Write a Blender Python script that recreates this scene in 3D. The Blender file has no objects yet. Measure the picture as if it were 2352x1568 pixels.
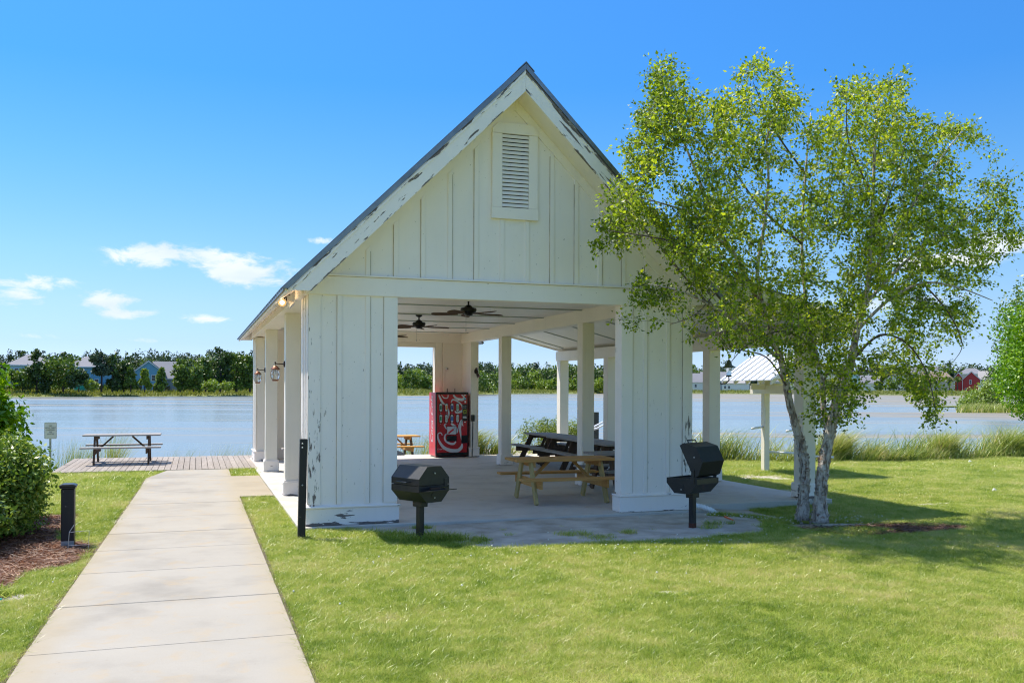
import bpy, math, random
import numpy as np
from mathutils import Vector, Matrix

random.seed(7)
rng = np.random.default_rng(11)
scene = bpy.context.scene
col = scene.collection
R = math.radians

# ------------------------------------------------------------------ camera
FPX, U0, V0, EYE, ROLL, YAW = 2120.0, 1176.0, 892.0, 1.95, 0.0036, math.atan(727.0 / 2120.0)
fw = Vector((math.sin(YAW), math.cos(YAW), 0))
r0 = Vector((math.cos(YAW), -math.sin(YAW), 0))
rt = r0 * math.cos(ROLL) + Vector((0, 0, 1)) * math.sin(ROLL)
up = Vector((0, 0, 1)) * math.cos(ROLL) - r0 * math.sin(ROLL)
cam_data = bpy.data.cameras.new("camera")
cam = bpy.data.objects.new("camera", cam_data)
col.objects.link(cam)
M4 = Matrix.Identity(4)
for i in range(3):
    M4[i][0] = rt[i]; M4[i][1] = up[i]; M4[i][2] = -fw[i]
M4[2][3] = EYE
cam.matrix_world = M4
cam_data.sensor_width = 36.0
cam_data.lens = FPX / 2352.0 * 36.0
cam_data.shift_y = (V0 - 784.0) / 2352.0
cam_data.clip_start = 0.1
cam_data.clip_end = 9000
scene.camera = cam

# ------------------------------------------------------------------ light, sky, exposure
SUN_V = Vector((0.36, -0.41, -1.0)).normalized()      # the way the light travels
SUN_EL = math.asin(-SUN_V.z)
SUN_AZ = math.atan2(-SUN_V.x, -SUN_V.y)
sun_d = bpy.data.lights.new("sun", 'SUN')
sun_d.energy = 2.6
sun_d.angle = R(0.53)
sun_d.color = (1.0, 0.94, 0.83)
sun = bpy.data.objects.new("sun", sun_d)
col.objects.link(sun)
sun.rotation_euler = SUN_V.to_track_quat('-Z', 'Y').to_euler()
sun.location = (-10, 10, 40)
scene.view_settings.view_transform = 'Standard'
scene.view_settings.look = 'None'
scene.view_settings.gamma = 1.0
scene.view_settings.use_curve_mapping = False
scene.view_settings.exposure = 1.42
scene.cycles.max_bounces = 12
scene.cycles.diffuse_bounces = 7
scene.cycles.transparent_max_bounces = 6
scene.cycles.use_adaptive_sampling = True
scene.cycles.pixel_filter_type = 'BLACKMAN_HARRIS'
scene.cycles.filter_width = 1.15
try:
    scene.cycles.use_denoising = True
except Exception:
    pass

world = bpy.data.worlds.new("World")
scene.world = world
world.use_nodes = True
wt = world.node_tree
wt.nodes.clear()


class NT:
    """terse helper for node trees"""
    def __init__(s, tree): s.t = tree
    def n(s, kind, **kw):
        nd = s.t.nodes.new(kind)
        for k, v in kw.items(): setattr(nd, k, v)
        return nd
    def l(s, a, b): s.t.links.new(a, b)
    def setin(s, sock, v):
        if hasattr(v, 'is_output'): s.l(v, sock)
        else: sock.default_value = v
    def m(s, op, a, b=0.0, c=None, clamp=False):
        nd = s.n('ShaderNodeMath', operation=op); nd.use_clamp = clamp
        s.setin(nd.inputs[0], a); s.setin(nd.inputs[1], b)
        if c is not None: s.setin(nd.inputs[2], c)
        return nd.outputs[0]
    def mix(s, fac, a, b, mode='MIX'):
        nd = s.n('ShaderNodeMix', data_type='RGBA', blend_type=mode)
        s.setin(nd.inputs[0], fac); s.setin(nd.inputs[6], a); s.setin(nd.inputs[7], b)
        return nd.outputs[2]
    def noise(s, vec, scale, detail=3.0, rough=0.55, dist=0.0):
        nd = s.n('ShaderNodeTexNoise')
        if vec is not None: s.l(vec, nd.inputs['Vector'])
        nd.inputs['Scale'].default_value = scale; nd.inputs['Detail'].default_value = detail
        nd.inputs['Roughness'].default_value = rough; nd.inputs['Distortion'].default_value = dist
        return nd.outputs[0]
    def mapping(s, vec, scale=(1, 1, 1), rot=(0, 0, 0), loc=(0, 0, 0)):
        nd = s.n('ShaderNodeMapping')
        s.l(vec, nd.inputs[0]); nd.inputs['Scale'].default_value = scale
        nd.inputs['Rotation'].default_value = rot; nd.inputs['Location'].default_value = loc
        return nd.outputs[0]
    def ramp(s, fac, stops, interp='LINEAR'):
        nd = s.n('ShaderNodeValToRGB'); nd.color_ramp.interpolation = interp
        els = nd.color_ramp.elements
        while len(els) < len(stops): els.new(0.5)
        for e, (p, c) in zip(els, stops):
            e.position = p; e.color = (*c, 1) if len(c) == 3 else c
        s.l(fac, nd.inputs[0]); return nd.outputs[0]
    def step(s, v, lo, hi):
        nd = s.n('ShaderNodeMapRange', interpolation_type='SMOOTHSTEP')
        s.setin(nd.inputs[0], v)
        nd.inputs[1].default_value = lo; nd.inputs[2].default_value = hi
        return nd.outputs[0]


w = NT(wt)
sky = w.n('ShaderNodeTexSky', sky_type='NISHITA')
sky.sun_disc = False
sky.sun_elevation = SUN_EL
sky.sun_rotation = SUN_AZ
sky.altitude = 0
sky.air_density = 1.0
sky.dust_density = 0.3
sky.ozone_density = 2.2
tc = w.n('ShaderNodeTexCoord')
sep = w.n('ShaderNodeSeparateXYZ'); w.l(tc.outputs['Generated'], sep.inputs[0])
az = w.m('ARCTAN2', sep.outputs[0], sep.outputs[1])
el = w.m('ARCSINE', sep.outputs[2])
comb = w.n('ShaderNodeCombineXYZ')
w.l(az, comb.inputs[0]); w.l(w.m('MULTIPLY', el, 2.3), comb.inputs[1])
n1 = w.noise(comb.outputs[0], 22, 9, 0.66, 0.35)
n2 = w.noise(comb.outputs[0], 4.5, 3, 0.5)


def px_dir(u, v):
    d = fw + rt * ((u - U0) / FPX) + up * ((V0 - v) / FPX)
    d.normalize()
    return math.atan2(d.x, d.y), math.asin(d.z)


blobs = [(330, 582, 80, 24, 1.0), (480, 590, 90, 18, .75), (560, 622, 110, 30, 1.0), (60, 648, 150, 14, .6), (40, 680, 60, 22, .8),
         (255, 690, 70, 22, .85), (285, 718, 70, 12, .7), (480, 733, 55, 9, .8), (735, 553, 26, 8, .7), (2300, 560, 120, 34, 1.0),
         (2150, 600, 160, 30, .8), (2060, 690, 180, 34, .45), (90, 770, 90, 7, .4), (330, 782, 60, 5, .35), (440, 785, 30, 5, .3),
         (-500, 600, 160, 34, .9), (-900, 660, 120, 24, .8), (2700, 520, 160, 40, 1.0), (3100, 640, 220, 34, .8)]
tot = None
for (u, v, su, sv, amp) in blobs:
    a0, e0 = px_dir(u, v)
    a1, e1 = px_dir(u + su, v - sv)
    da = w.m('DIVIDE', w.m('SUBTRACT', az, a0), abs(a1 - a0))
    de = w.m('DIVIDE', w.m('SUBTRACT', el, e0), abs(e1 - e0))
    q = w.m('ADD', w.m('MULTIPLY', da, da), w.m('MULTIPLY', de, de))
    g = w.m('MULTIPLY', w.m('EXPONENT', w.m('MULTIPLY', q, -0.8)), amp)
    tot = g if tot is None else w.m('MAXIMUM', tot, g)
# general thin scattering of clouds low in the sky all round
band = w.m('MULTIPLY', w.step(el, 0.0, 0.05), w.m('SUBTRACT', 1.0, w.step(el, 0.12, 0.3)))
gen = w.m('MULTIPLY', w.step(n2, 0.6, 0.8), band)
tot = w.m('MAXIMUM', tot, w.m('MULTIPLY', gen, 0.6))
cm = w.m('ADD', w.m('MULTIPLY', tot, 0.95), w.m('MULTIPLY', w.m('SUBTRACT', n1, 0.5), 2.3))
cm = w.m('MULTIPLY', w.step(cm, 0.25, 0.80), w.step(tot, 0.04, 0.4))
grade = w.ramp(w.m('MULTIPLY', el, 1.2), [(0.0, (0.30, 0.43, 0.80)), (0.03, (0.30, 0.39, 0.65)), (0.054, (0.28, 0.36, 0.56)), (0.102, (0.30, 0.38, 0.51)), (0.162, (0.28, 0.40, 0.53)),
                                        (0.27, (0.20, 0.40, 0.56)), (0.378, (0.135, 0.385, 0.62)), (0.48, (0.15, 0.41, 0.66)), (0.66, (0.50, 0.66, 0.80)), (1.0, (0.90, 0.92, 0.95))])
skyc = w.mix(1.0, sky.outputs[0], grade, 'MULTIPLY')
shade = w.noise(comb.outputs[0], 9, 4, 0.5)
cl_col = w.ramp(shade, [(0.3, (2.3, 2.7, 3.3)), (0.6, (3.4, 3.5, 3.55))])
mixc = w.mix(w.m('MULTIPLY', cm, 0.88), skyc, cl_col)
bg = w.n('ShaderNodeBackground'); w.l(mixc, bg.inputs[0]); bg.inputs[1].default_value = 0.12
wo = w.n('ShaderNodeOutputWorld'); w.l(bg.outputs[0], wo.inputs[0])


# ------------------------------------------------------------------ helpers
def at(u, v, Y):
    """world point at distance Y north that the photo shows at (u, v) of a 2352 px wide copy"""
    d = fw + rt * ((u - U0) / FPX) + up * ((V0 - v) / FPX)
    return Vector((0, 0, EYE)) + d * (Y / d.y)


def far(u, d, z=0.0):
    """ground point at forward distance d in the direction of column u"""
    p = fw * d + r0 * ((u - U0) / FPX * d)
    return Vector((p.x, p.y, z))


def topz(v, u, d):
    return EYE + (V0 + 0.0036 * (u - U0) - v) / FPX * d


def origin_of(parent):
    o = Vector((0, 0, 0))
    while parent is not None:
        o += parent.location; parent = parent.parent
    return o


class MB:
    def __init__(s): s.v = []; s.f = []
    def add(s, vs, fs):
        b = len(s.v); s.v += [tuple(p) for p in vs]; s.f += [tuple(b + i for i in f) for f in fs]
        return s
    def box(s, x0, x1, y0, y1, z0, z1):
        v = [(x0, y0, z0), (x1, y0, z0), (x1, y1, z0), (x0, y1, z0), (x0, y0, z1), (x1, y0, z1), (x1, y1, z1), (x0, y1, z1)]
        return s.add(v, [(3, 2, 1, 0), (4, 5, 6, 7), (0, 1, 5, 4), (1, 2, 6, 5), (2, 3, 7, 6), (3, 0, 4, 7)])
    def prism(s, poly, ax, a0, a1):
        """poly: 2-D outline; ax: axis it is extruded along ('x','y','z')"""
        n = len(poly)
        def P(p, a):
            if ax == 'y': return (p[0], a, p[1])
            if ax == 'x': return (a, p[0], p[1])
            return (p[0], p[1], a)
        vs = [P(p, a0) for p in poly] + [P(p, a1) for p in poly]
        fs = [tuple(range(n)), tuple(range(2 * n - 1, n - 1, -1))]
        for i in range(n):
            j = (i + 1) % n; fs.append((i, i + n, j + n, j))
        return s.add(vs, fs)
    def bar(s, p, q, wd, ht, side=None):
        p = Vector(p); q = Vector(q); d = (q - p).normalized()
        sd = Vector(side) if side else d.cross(Vector((0, 0, 1)))
        if sd.length < 1e-4: sd = Vector((1, 0, 0))
        sd = (sd - d * sd.dot(d)).normalized(); u2 = sd.cross(d).normalized()
        vs = []
        for e in (p, q):
            for a, b in ((-1, -1), (1, -1), (1, 1), (-1, 1)):
                vs.append(e + sd * (a * wd / 2) + u2 * (b * ht / 2))
        return s.add(vs, [(0, 1, 2, 3), (7, 6, 5, 4), (0, 4, 5, 1), (1, 5, 6, 2), (2, 6, 7, 3), (3, 7, 4, 0)])
    def tube(s, pts, rad, n=8, cap=True, jitter=0.0):
        pts = [Vector(p) for p in pts]
        if not hasattr(rad, '__len__'): rad = [rad] * len(pts)
        rings = []; prev = None
        for i, p in enumerate(pts):
            d = (pts[min(i + 1, len(pts) - 1)] - pts[max(i - 1, 0)]).normalized()
            if prev is None:
                a = d.cross(Vector((0, 0, 1)))
                if a.length < 1e-3: a = Vector((1, 0, 0))
            else:
                a = prev - d * prev.dot(d)
            a.normalize(); prev = a; b = d.cross(a)
            rings.append([p + (a * math.cos(2 * math.pi * k / n) + b * math.sin(2 * math.pi * k / n)) * rad[i] *
                          (1 + jitter * random.uniform(-1, 1)) for k in range(n)])
        vs = [p for r_ in rings for p in r_]; fs = []
        for i in range(len(rings) - 1):
            for k in range(n):
                k2 = (k + 1) % n
                fs.append((i * n + k, i * n + k2, (i + 1) * n + k2, (i + 1) * n + k))
        if cap: fs.append(tuple(range(n - 1, -1, -1))); fs.append(tuple((len(rings) - 1) * n + k for k in range(n)))
        return s.add(vs, fs)
    def lathe(s, prof, c, n=16, axis='z'):
        """prof: list of (radius, height)"""
        vs = []; c = Vector(c)
        for (r_, h_) in prof:
            for k in range(n):
                a = 2 * math.pi * k / n
                if axis == 'z': vs.append(c + Vector((r_ * math.cos(a), r_ * math.sin(a), h_)))
                elif axis == 'y': vs.append(c + Vector((r_ * math.cos(a), h_, r_ * math.sin(a))))
                else: vs.append(c + Vector((h_, r_ * math.cos(a), r_ * math.sin(a))))
        fs = []
        for i in range(len(prof) - 1):
            for k in range(n):
                k2 = (k + 1) % n
                fs.append((i * n + k, i * n + k2, (i + 1) * n + k2, (i + 1) * n + k))
        fs.append(tuple(range(n - 1, -1, -1))); fs.append(tuple((len(prof) - 1) * n + k for k in range(n)))
        return s.add(vs, fs)
    def build(s, name, mat, parent=None, bevel=0.0, smooth=False, label=None):
        o = mesh_obj(name, s.v, s.f, mat, parent, smooth)
        if bevel:
            md = o.modifiers.new('bevel', 'BEVEL'); md.width = bevel; md.segments = 1; md.limit_method = 'ANGLE'
        if label: o['label'] = label
        return o


def mesh_obj(name, vs, fs, mat, parent=None, smooth=False):
    me = bpy.data.meshes.new(name)
    off = origin_of(parent) if parent is not None else Vector((0, 0, 0))
    arr = np.asarray([tuple(p) for p in vs], dtype=np.float64).reshape(-1, 3) - np.array(off)
    me.from_pydata(arr.tolist(), [], [tuple(f) for f in fs])
    me.update()
    fix_normals(me)
    if smooth: me.shade_smooth()
    if mat is not None: me.materials.append(mat)
    o = bpy.data.objects.new(name, me); col.objects.link(o)
    if parent is not None: o.parent = parent
    return o


import bmesh


def fix_normals(me):
    bm = bmesh.new(); bm.from_mesh(me)
    bmesh.ops.recalc_face_normals(bm, faces=bm.faces[:]); bm.to_mesh(me); bm.free()


def fast_mesh(name, V, F, mat, parent=None, smooth=False):
    """V: (n,3) array; F: (m,k) array of equal-sized faces"""
    me = bpy.data.meshes.new(name)
    off = np.array(origin_of(parent)) if parent is not None else np.zeros(3)
    V = np.asarray(V, dtype=np.float32) - off.astype(np.float32); F = np.asarray(F, dtype=np.int32)
    m, k = F.shape
    me.vertices.add(len(V)); me.vertices.foreach_set('co', V.ravel())
    me.loops.add(m * k); me.loops.foreach_set('vertex_index', F.ravel())
    me.polygons.add(m); me.polygons.foreach_set('loop_start', np.arange(0, m * k, k, dtype=np.int32))
    me.polygons.foreach_set('loop_total', np.full(m, k, dtype=np.int32))
    me.update(calc_edges=True); me.validate()
    if smooth: me.shade_smooth()
    if mat is not None: me.materials.append(mat)
    o = bpy.data.objects.new(name, me); col.objects.link(o)
    if parent is not None: o.parent = parent
    return o


def tag(o, label=None, cat=None, group=None, kind=None):
    if label: o['label'] = label
    if cat: o['category'] = cat
    if group: o['group'] = group
    if kind: o['kind'] = kind
    return o


def thing(name, loc, label, cat, group=None, rz=0.0):
    o = bpy.data.objects.new(name, None); col.objects.link(o)
    o.location = loc; o.rotation_euler = (0, 0, rz); o.empty_display_size = 0.2
    return tag(o, label, cat, group)


def copy_tree(o, parent=None):
    c = o.copy(); col.objects.link(c)
    if parent is not None: c.parent = parent
    for ch in list(o.children): copy_tree(ch, c)
    return c


# ------------------------------------------------------------------ materials
def new_mat(name):
    m = bpy.data.materials.new(name); m.use_nodes = True
    m.node_tree.nodes.clear(); nt = NT(m.node_tree)
    out = nt.n('ShaderNodeOutputMaterial')
    return m, nt, out


def principled(nt, out, color, rough=0.6, metal=0.0, spec=0.5, bump=None, bump_s=0.3, bump_d=0.01, **kw):
    b = nt.n('ShaderNodeBsdfPrincipled')
    nt.setin(b.inputs['Base Color'], color if hasattr(color, 'is_output') else (*color, 1))
    nt.setin(b.inputs['Roughness'], rough); nt.setin(b.inputs['Metallic'], metal)
    b.inputs['Specular IOR Level'].default_value = spec
    if bump is not None:
        bp = nt.n('ShaderNodeBump'); bp.inputs['Strength'].default_value = bump_s; bp.inputs['Distance'].default_value = bump_d
        nt.l(bump, bp.inputs['Height']); nt.l(bp.outputs[0], b.inputs['Normal'])
    for k, v in kw.items(): b.inputs[k].default_value = v
    nt.l(b.outputs[0], out.inputs[0]); return b


def simple(name, color, rough=0.6, metal=0.0, var=0.12, scale=6.0, spec=0.5, bump_s=0.15):
    m, nt, out = new_mat(name)
    t = nt.n('ShaderNodeTexCoord').outputs['Object']
    nz = nt.noise(t, scale, 4, 0.6)
    dark = tuple(c * (1 - var) for c in color); light = tuple(min(1, c * (1 + var)) for c in color)
    c = nt.ramp(nz, [(0.3, dark), (0.7, light)])
    fine = nt.noise(t, scale * 12, 2, 0.5)
    principled(nt, out, c, rough, metal, spec, bump=fine, bump_s=bump_s, bump_d=0.004)
    return m


def painted(name, stretch=(1, 1, 1), rot=(0, 0, 0), peel=0.7, scale=2.4, where=None, base=(0.92, 0.845, 0.775), grime=0.5):
    """old white paint on wood: grime, hairline cracks and flaked places of bare grey wood"""
    m, nt, out = new_mat(name)
    t = nt.n('ShaderNodeTexCoord').outputs['Object']
    big = nt.noise(t, 0.9, 4, 0.6)
    st = nt.mapping(nt.mapping(t, (1, 1, 1), rot), stretch)
    grain = nt.noise(st, 22, 3, 0.6)
    streak = nt.noise(nt.mapping(t, (9, 9, 0.6)), 1.0, 4, 0.6)
    c = nt.ramp(big, [(0.3, tuple(x * (0.93) for x in base)), (0.7, base)])
    c = nt.mix(nt.m('MULTIPLY', nt.step(streak, 0.55, 0.8), 0.16 * grime), c, (0.42, 0.38, 0.28, 1))
    spots = nt.noise(t, 30, 2, 0.5)
    c = nt.mix(nt.m('MULTIPLY', nt.step(spots, 0.735, 0.76), 0.6), c, (0.2, 0.17, 0.13, 1))
    chips = nt.noise(st, scale, 5, 0.62, 0.25)
    if where is not None: chips = nt.m('ADD', chips, where(nt, t))
    mask = nt.step(chips, peel, peel + 0.012)
    wood = nt.ramp(grain, [(0.3, (0.11, 0.09, 0.08)), (0.7, (0.25, 0.21, 0.19))])
    rim = nt.step(chips, peel - 0.012, peel)
    c = nt.mix(nt.m('MULTIPLY', rim, 0.35), c, (0.5, 0.46, 0.4, 1))
    c = nt.mix(mask, c, wood)
    h = nt.m('SUBTRACT', nt.m('MULTIPLY', grain, 0.12), mask)
    principled(nt, out, c, nt.m('ADD', 0.48, nt.m('MULTIPLY', mask, 0.35)), spec=0.4, bump=h, bump_s=0.5, bump_d=0.003)
    return m


def wood(name, ca, cb, axis=(0.5, 9, 9), scale=3.0, rough=0.8, knots=True):
    m, nt, out = new_mat(name)
    tcn = nt.n('ShaderNodeTexCoord'); t = tcn.outputs['Object']
    oi = nt.n('ShaderNodeObjectInfo')
    sh = nt.n('ShaderNodeVectorMath', operation='ADD'); nt.l(t, sh.inputs[0])
    cmb = nt.n('ShaderNodeCombineXYZ')
    for i in range(3): nt.l(nt.m('MULTIPLY', oi.outputs['Random'], 13.0 + 7 * i), cmb.inputs[i])
    nt.l(cmb.outputs[0], sh.inputs[1])
    st = nt.mapping(sh.outputs[0], axis)
    g = nt.noise(st, scale, 6, 0.65, 0.6)
    c = nt.ramp(g, [(0.25, ca), (0.5, tuple((a + b) / 2 for a, b in zip(ca, cb))), (0.75, cb)])
    c = nt.mix(nt.m('MULTIPLY', oi.outputs['Random'], 0.35), c, tuple(x * 0.62 for x in ca) + (1,))
    fine = nt.noise(st, scale * 7, 3, 0.6)
    c = nt.mix(nt.m('MULTIPLY', nt.step(fine, 0.6, 0.7), 0.4), c, tuple(x * 0.4 for x in ca) + (1,))
    principled(nt, out, c, rough, spec=0.3, bump=g, bump_s=0.5, bump_d=0.004)
    return m


def foliage(name, stops, trans=0.35, rough=0.5, coords_var=True, gloss=0.06):
    m, nt, out = new_mat(name)
    geo = nt.n('ShaderNodeNewGeometry')
    t = nt.n('ShaderNodeTexCoord').outputs['Object']
    rnd = geo.outputs['Random Per Island']
    big = nt.noise(t, 0.9, 2, 0.5)
    f = nt.m('ADD', nt.m('MULTIPLY', rnd, 0.7), nt.m('MULTIPLY', nt.step(big, 0.3, 0.7), 0.3))
    c = nt.ramp(f, stops)
    d = nt.n('ShaderNodeBsdfDiffuse'); nt.l(c, d.inputs[0])
    tr = nt.n('ShaderNodeBsdfTranslucent')
    c2 = nt.mix(1.0, c, (1.25, 1.2, 0.5, 1), 'MULTIPLY'); nt.l(c2, tr.inputs[0])
    mx = nt.n('ShaderNodeMixShader'); mx.inputs[0].default_value = trans
    nt.l(d.outputs[0], mx.inputs[1]); nt.l(tr.outputs[0], mx.inputs[2])
    gl = nt.n('ShaderNodeBsdfGlossy'); gl.inputs['Roughness'].default_value = rough
    gl.inputs[0].default_value = (1, 1, 1, 1)
    lw = nt.n('ShaderNodeFresnel'); lw.inputs[0].default_value = 1.4
    mx2 = nt.n('ShaderNodeMixShader'); nt.l(nt.m('MULTIPLY', lw.outputs[0], gloss), mx2.inputs[0])
    nt.l(mx.outputs[0], mx2.inputs[1]); nt.l(gl.outputs[0], mx2.inputs[2])
    nt.l(mx2.outputs[0], out.inputs[0]); return m


PEEL_L = lambda nt, t: nt.m('MULTIPLY', nt.m('SUBTRACT', 1.0, nt.step(nt.m('ABSOLUTE', nt.m('ADD', sepx(nt, t, 0), 3.0)), 0.02, 0.26)),
                            nt.m('SUBTRACT', 0.148, nt.m('MULTIPLY', nt.step(sepx(nt, t, 2), 0.6, 2.3), 0.10)))
PEEL_R = lambda nt, t: nt.m('MULTIPLY', nt.step(sepx(nt, t, 0), 2.78, 2.98), nt.m('SUBTRACT', 0.17, nt.m('MULTIPLY', nt.step(sepx(nt, t, 2), 1.3, 2.0), 0.2)))


def sepx(nt, t, i):
    s_ = nt.n('ShaderNodeSeparateXYZ'); nt.l(t, s_.inputs[0]); return s_.outputs[i]


M = {}
M['paint'] = painted('white_paint', (5, 5, 0.8), peel=0.775)
M['paint_l'] = painted('white_paint_left_pier', (14, 14, 2.0), peel=0.70, scale=2.3, where=PEEL_L)
M['paint_r'] = painted('white_paint_right_pier', (14, 14, 2.0), peel=0.70, scale=2.3, where=PEEL_R)
M['paint_base'] = painted('white_paint_plinth', (1.0, 1, 6.0), peel=0.66, scale=2.2,
                          where=lambda nt, t: nt.m('SUBTRACT', 0.14, nt.m('MULTIPLY', nt.step(sepx(nt, t, 2), 0.0, 0.10), 0.14)))
M['paint_base_l'] = painted('white_paint_worn_plinth', (0.9, 1, 5.0), peel=0.635, scale=2.4,
                            where=lambda nt, t: nt.m('SUBTRACT', 0.2, nt.m('MULTIPLY', nt.step(sepx(nt, t, 2), 0.01, 0.10), 0.2)))
def RAKE(nt, t, th):
    z_ = sepx(nt, nt.mapping(t, (1, 1, 1), (0, th, 0)), 2)
    low = nt.m('SUBTRACT', 1.0, nt.step(z_, 4.49, 4.55)); high = nt.step(z_, 4.655, 4.70)
    return nt.m('ADD', nt.m('MULTIPLY', low, 0.10), nt.m('MULTIPLY', high, 0.11))


M['paint_rake_l'] = painted('white_paint_left_rake', (1.1, 1, 7), rot=(0, R(44.5), 0), peel=0.63, scale=2.6, where=lambda nt, t: RAKE(nt, t, R(44.5)), base=(0.90, 0.84, 0.79))
M['paint_rake_r'] = painted('white_paint_right_rake', (0.8, 1, 6), rot=(0, R(-44.5), 0), peel=0.585, scale=1.9, where=lambda nt, t: RAKE(nt, t, R(-44.5)), base=(0.90, 0.84, 0.79))
M['cream'] = painted('aged_cream_paint', (5, 5, 0.8), peel=0.82, base=(0.88, 0.81, 0.71), grime=0.8)
M['ceiling'] = painted('ceiling_paint', (1, 1, 1), peel=0.9, base=(0.86, 0.83, 0.78), grime=0.6)
M['batten_grey'] = simple('greyed_batten', (0.40, 0.44, 0.43), 0.7)
M['roofmetal'] = simple('grey_roof_metal', (0.23, 0.25, 0.27), 0.42, 0.75, 0.2, 3)
M['roofwhite'] = simple('pale_roof_metal', (0.62, 0.64, 0.66), 0.4, 0.35, 0.1, 3)
M['black'] = simple('black_enamel', (0.014, 0.014, 0.015), 0.38, 0.0, 0.3, 8)
M['blackpaint'] = painted('black_post_paint', (6, 6, 0.7), peel=0.70, scale=3, base=(0.012, 0.012, 0.014), grime=0.1)
M['fan'] = simple('fan_bronze', (0.012, 0.011, 0.010), 0.4, 0.3)
M['fanblade'] = wood('fan_blade_wood', (0.06, 0.035, 0.02), (0.14, 0.08, 0.045))
M['copper'] = simple('aged_copper', (0.26, 0.115, 0.07), 0.42, 0.7, 0.35, 30)
M['brownmetal'] = simple('brown_metal', (0.06, 0.035, 0.03), 0.45, 0.5)
M['whiteplastic'] = simple('white_plastic', (0.78, 0.78, 0.77), 0.35)
M['steel'] = simple('galvanised_steel', (0.42, 0.43, 0.44), 0.4, 0.8)
M['red'] = simple('machine_red', (0.45, 0.012, 0.018), 0.25, 0, 0.05)
M['redside'] = simple('machine_red_side', (0.62, 0.03, 0.04), 0.3, 0, 0.05)
M['machine_white'] = simple('machine_print_white', (0.62, 0.62, 0.64), 0.3, 0, 0.03)
M['machine_black'] = simple('machine_black', (0.008, 0.008, 0.009), 0.25)
M['rust'] = simple('rust', (0.11, 0.035, 0.02), 0.8, 0.2, 0.4, 20)
M['orange'] = simple('orange_plastic', (0.75, 0.13, 0.03), 0.5)
M['signface'] = simple('sign_face', (0.62, 0.62, 0.57), 0.45, 0, 0.04)
M['signtext'] = simple('sign_print', (0.03, 0.03, 0.03), 0.5)
M['newwood'] = wood('fresh_pine', (0.50, 0.25, 0.07), (0.68, 0.40, 0.14), (0.5, 9, 9))
M['newwood_leg'] = wood('fresh_pine_legs', (0.44, 0.34, 0.13), (0.60, 0.49, 0.23), (9, 9, 0.5))
M['oldwood'] = wood('weathered_boards', (0.26, 0.24, 0.225), (0.45, 0.42, 0.39), (0.4, 9, 9))
M['oldwood_leg'] = wood('brown_weathered_legs', (0.06, 0.035, 0.022), (0.15, 0.095, 0.06), (9, 9, 0.5))
M['dockwood'] = wood('dock_boards', (0.24, 0.20, 0.165), (0.43, 0.37, 0.315), (8, 0.6, 8), 3)
M['dockwood_x'] = wood('dock_boards_across', (0.24, 0.20, 0.165), (0.43, 0.37, 0.315), (0.6, 8, 8), 3)
M['piling'] = simple('dark_piling', (0.045, 0.05, 0.04), 0.9, 0, 0.4, 14)

# concrete
def concrete(name, base, joint=0.0):
    m, nt, out = new_mat(name)
    tcn = nt.n('ShaderNodeNewGeometry'); t = tcn.outputs['Position']
    a = nt.noise(t, 0.9, 5, 0.62); b = nt.noise(t, 60, 3, 0.6); d = nt.noise(t, 260, 2, 0.5)
    c = nt.ramp(a, [(0.3, tuple(x * 0.80 for x in base)), (0.5, base), (0.72, tuple(min(1, x * 1.07) for x in base))])
    c = nt.mix(nt.m('MULTIPLY', nt.step(b, 0.5, 0.75), 0.12), c, (0.2, 0.17, 0.13, 1))
    c = nt.mix(nt.m('MULTIPLY', nt.step(d, 0.66, 0.72), 0.35), c, (0.16, 0.13, 0.10, 1))
    st = nt.noise(t, 3.2, 4, 0.6, 0.8)
    c = nt.mix(nt.m('MULTIPLY', nt.step(st, 0.52, 0.74), 0.38), c, (0.42, 0.30, 0.16, 1))
    if joint:
        ed = nt.step(nt.m('ABSOLUTE', nt.m('ADD', nt.m('ADD', sepx(nt, t, 0), 0.18), nt.m('MULTIPLY', nt.m('SUBTRACT', a, 0.5), 0.5))), 0.62, 0.97)
        c = nt.mix(nt.m('MULTIPLY', ed, 0.45), c, (0.37, 0.29, 0.17, 1))
        dk_ = nt.noise(nt.mapping(t, (1, 1, 1), loc=(5, 3, 0)), 14, 6, 0.7, 0.5)
        c = nt.mix(nt.m('MULTIPLY', nt.step(dk_, 0.66, 0.72), 0.35), c, (0.15, 0.12, 0.08, 1))
    principled(nt, out, c, 0.85, spec=0.25, bump=nt.m('ADD', b, d), bump_s=0.35, bump_d=0.004)
    return m


M['path'] = concrete('path_concrete', (0.35, 0.318, 0.268), 1.0)
M['floor'] = concrete('floor_concrete', (0.56, 0.52, 0.46))

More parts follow.
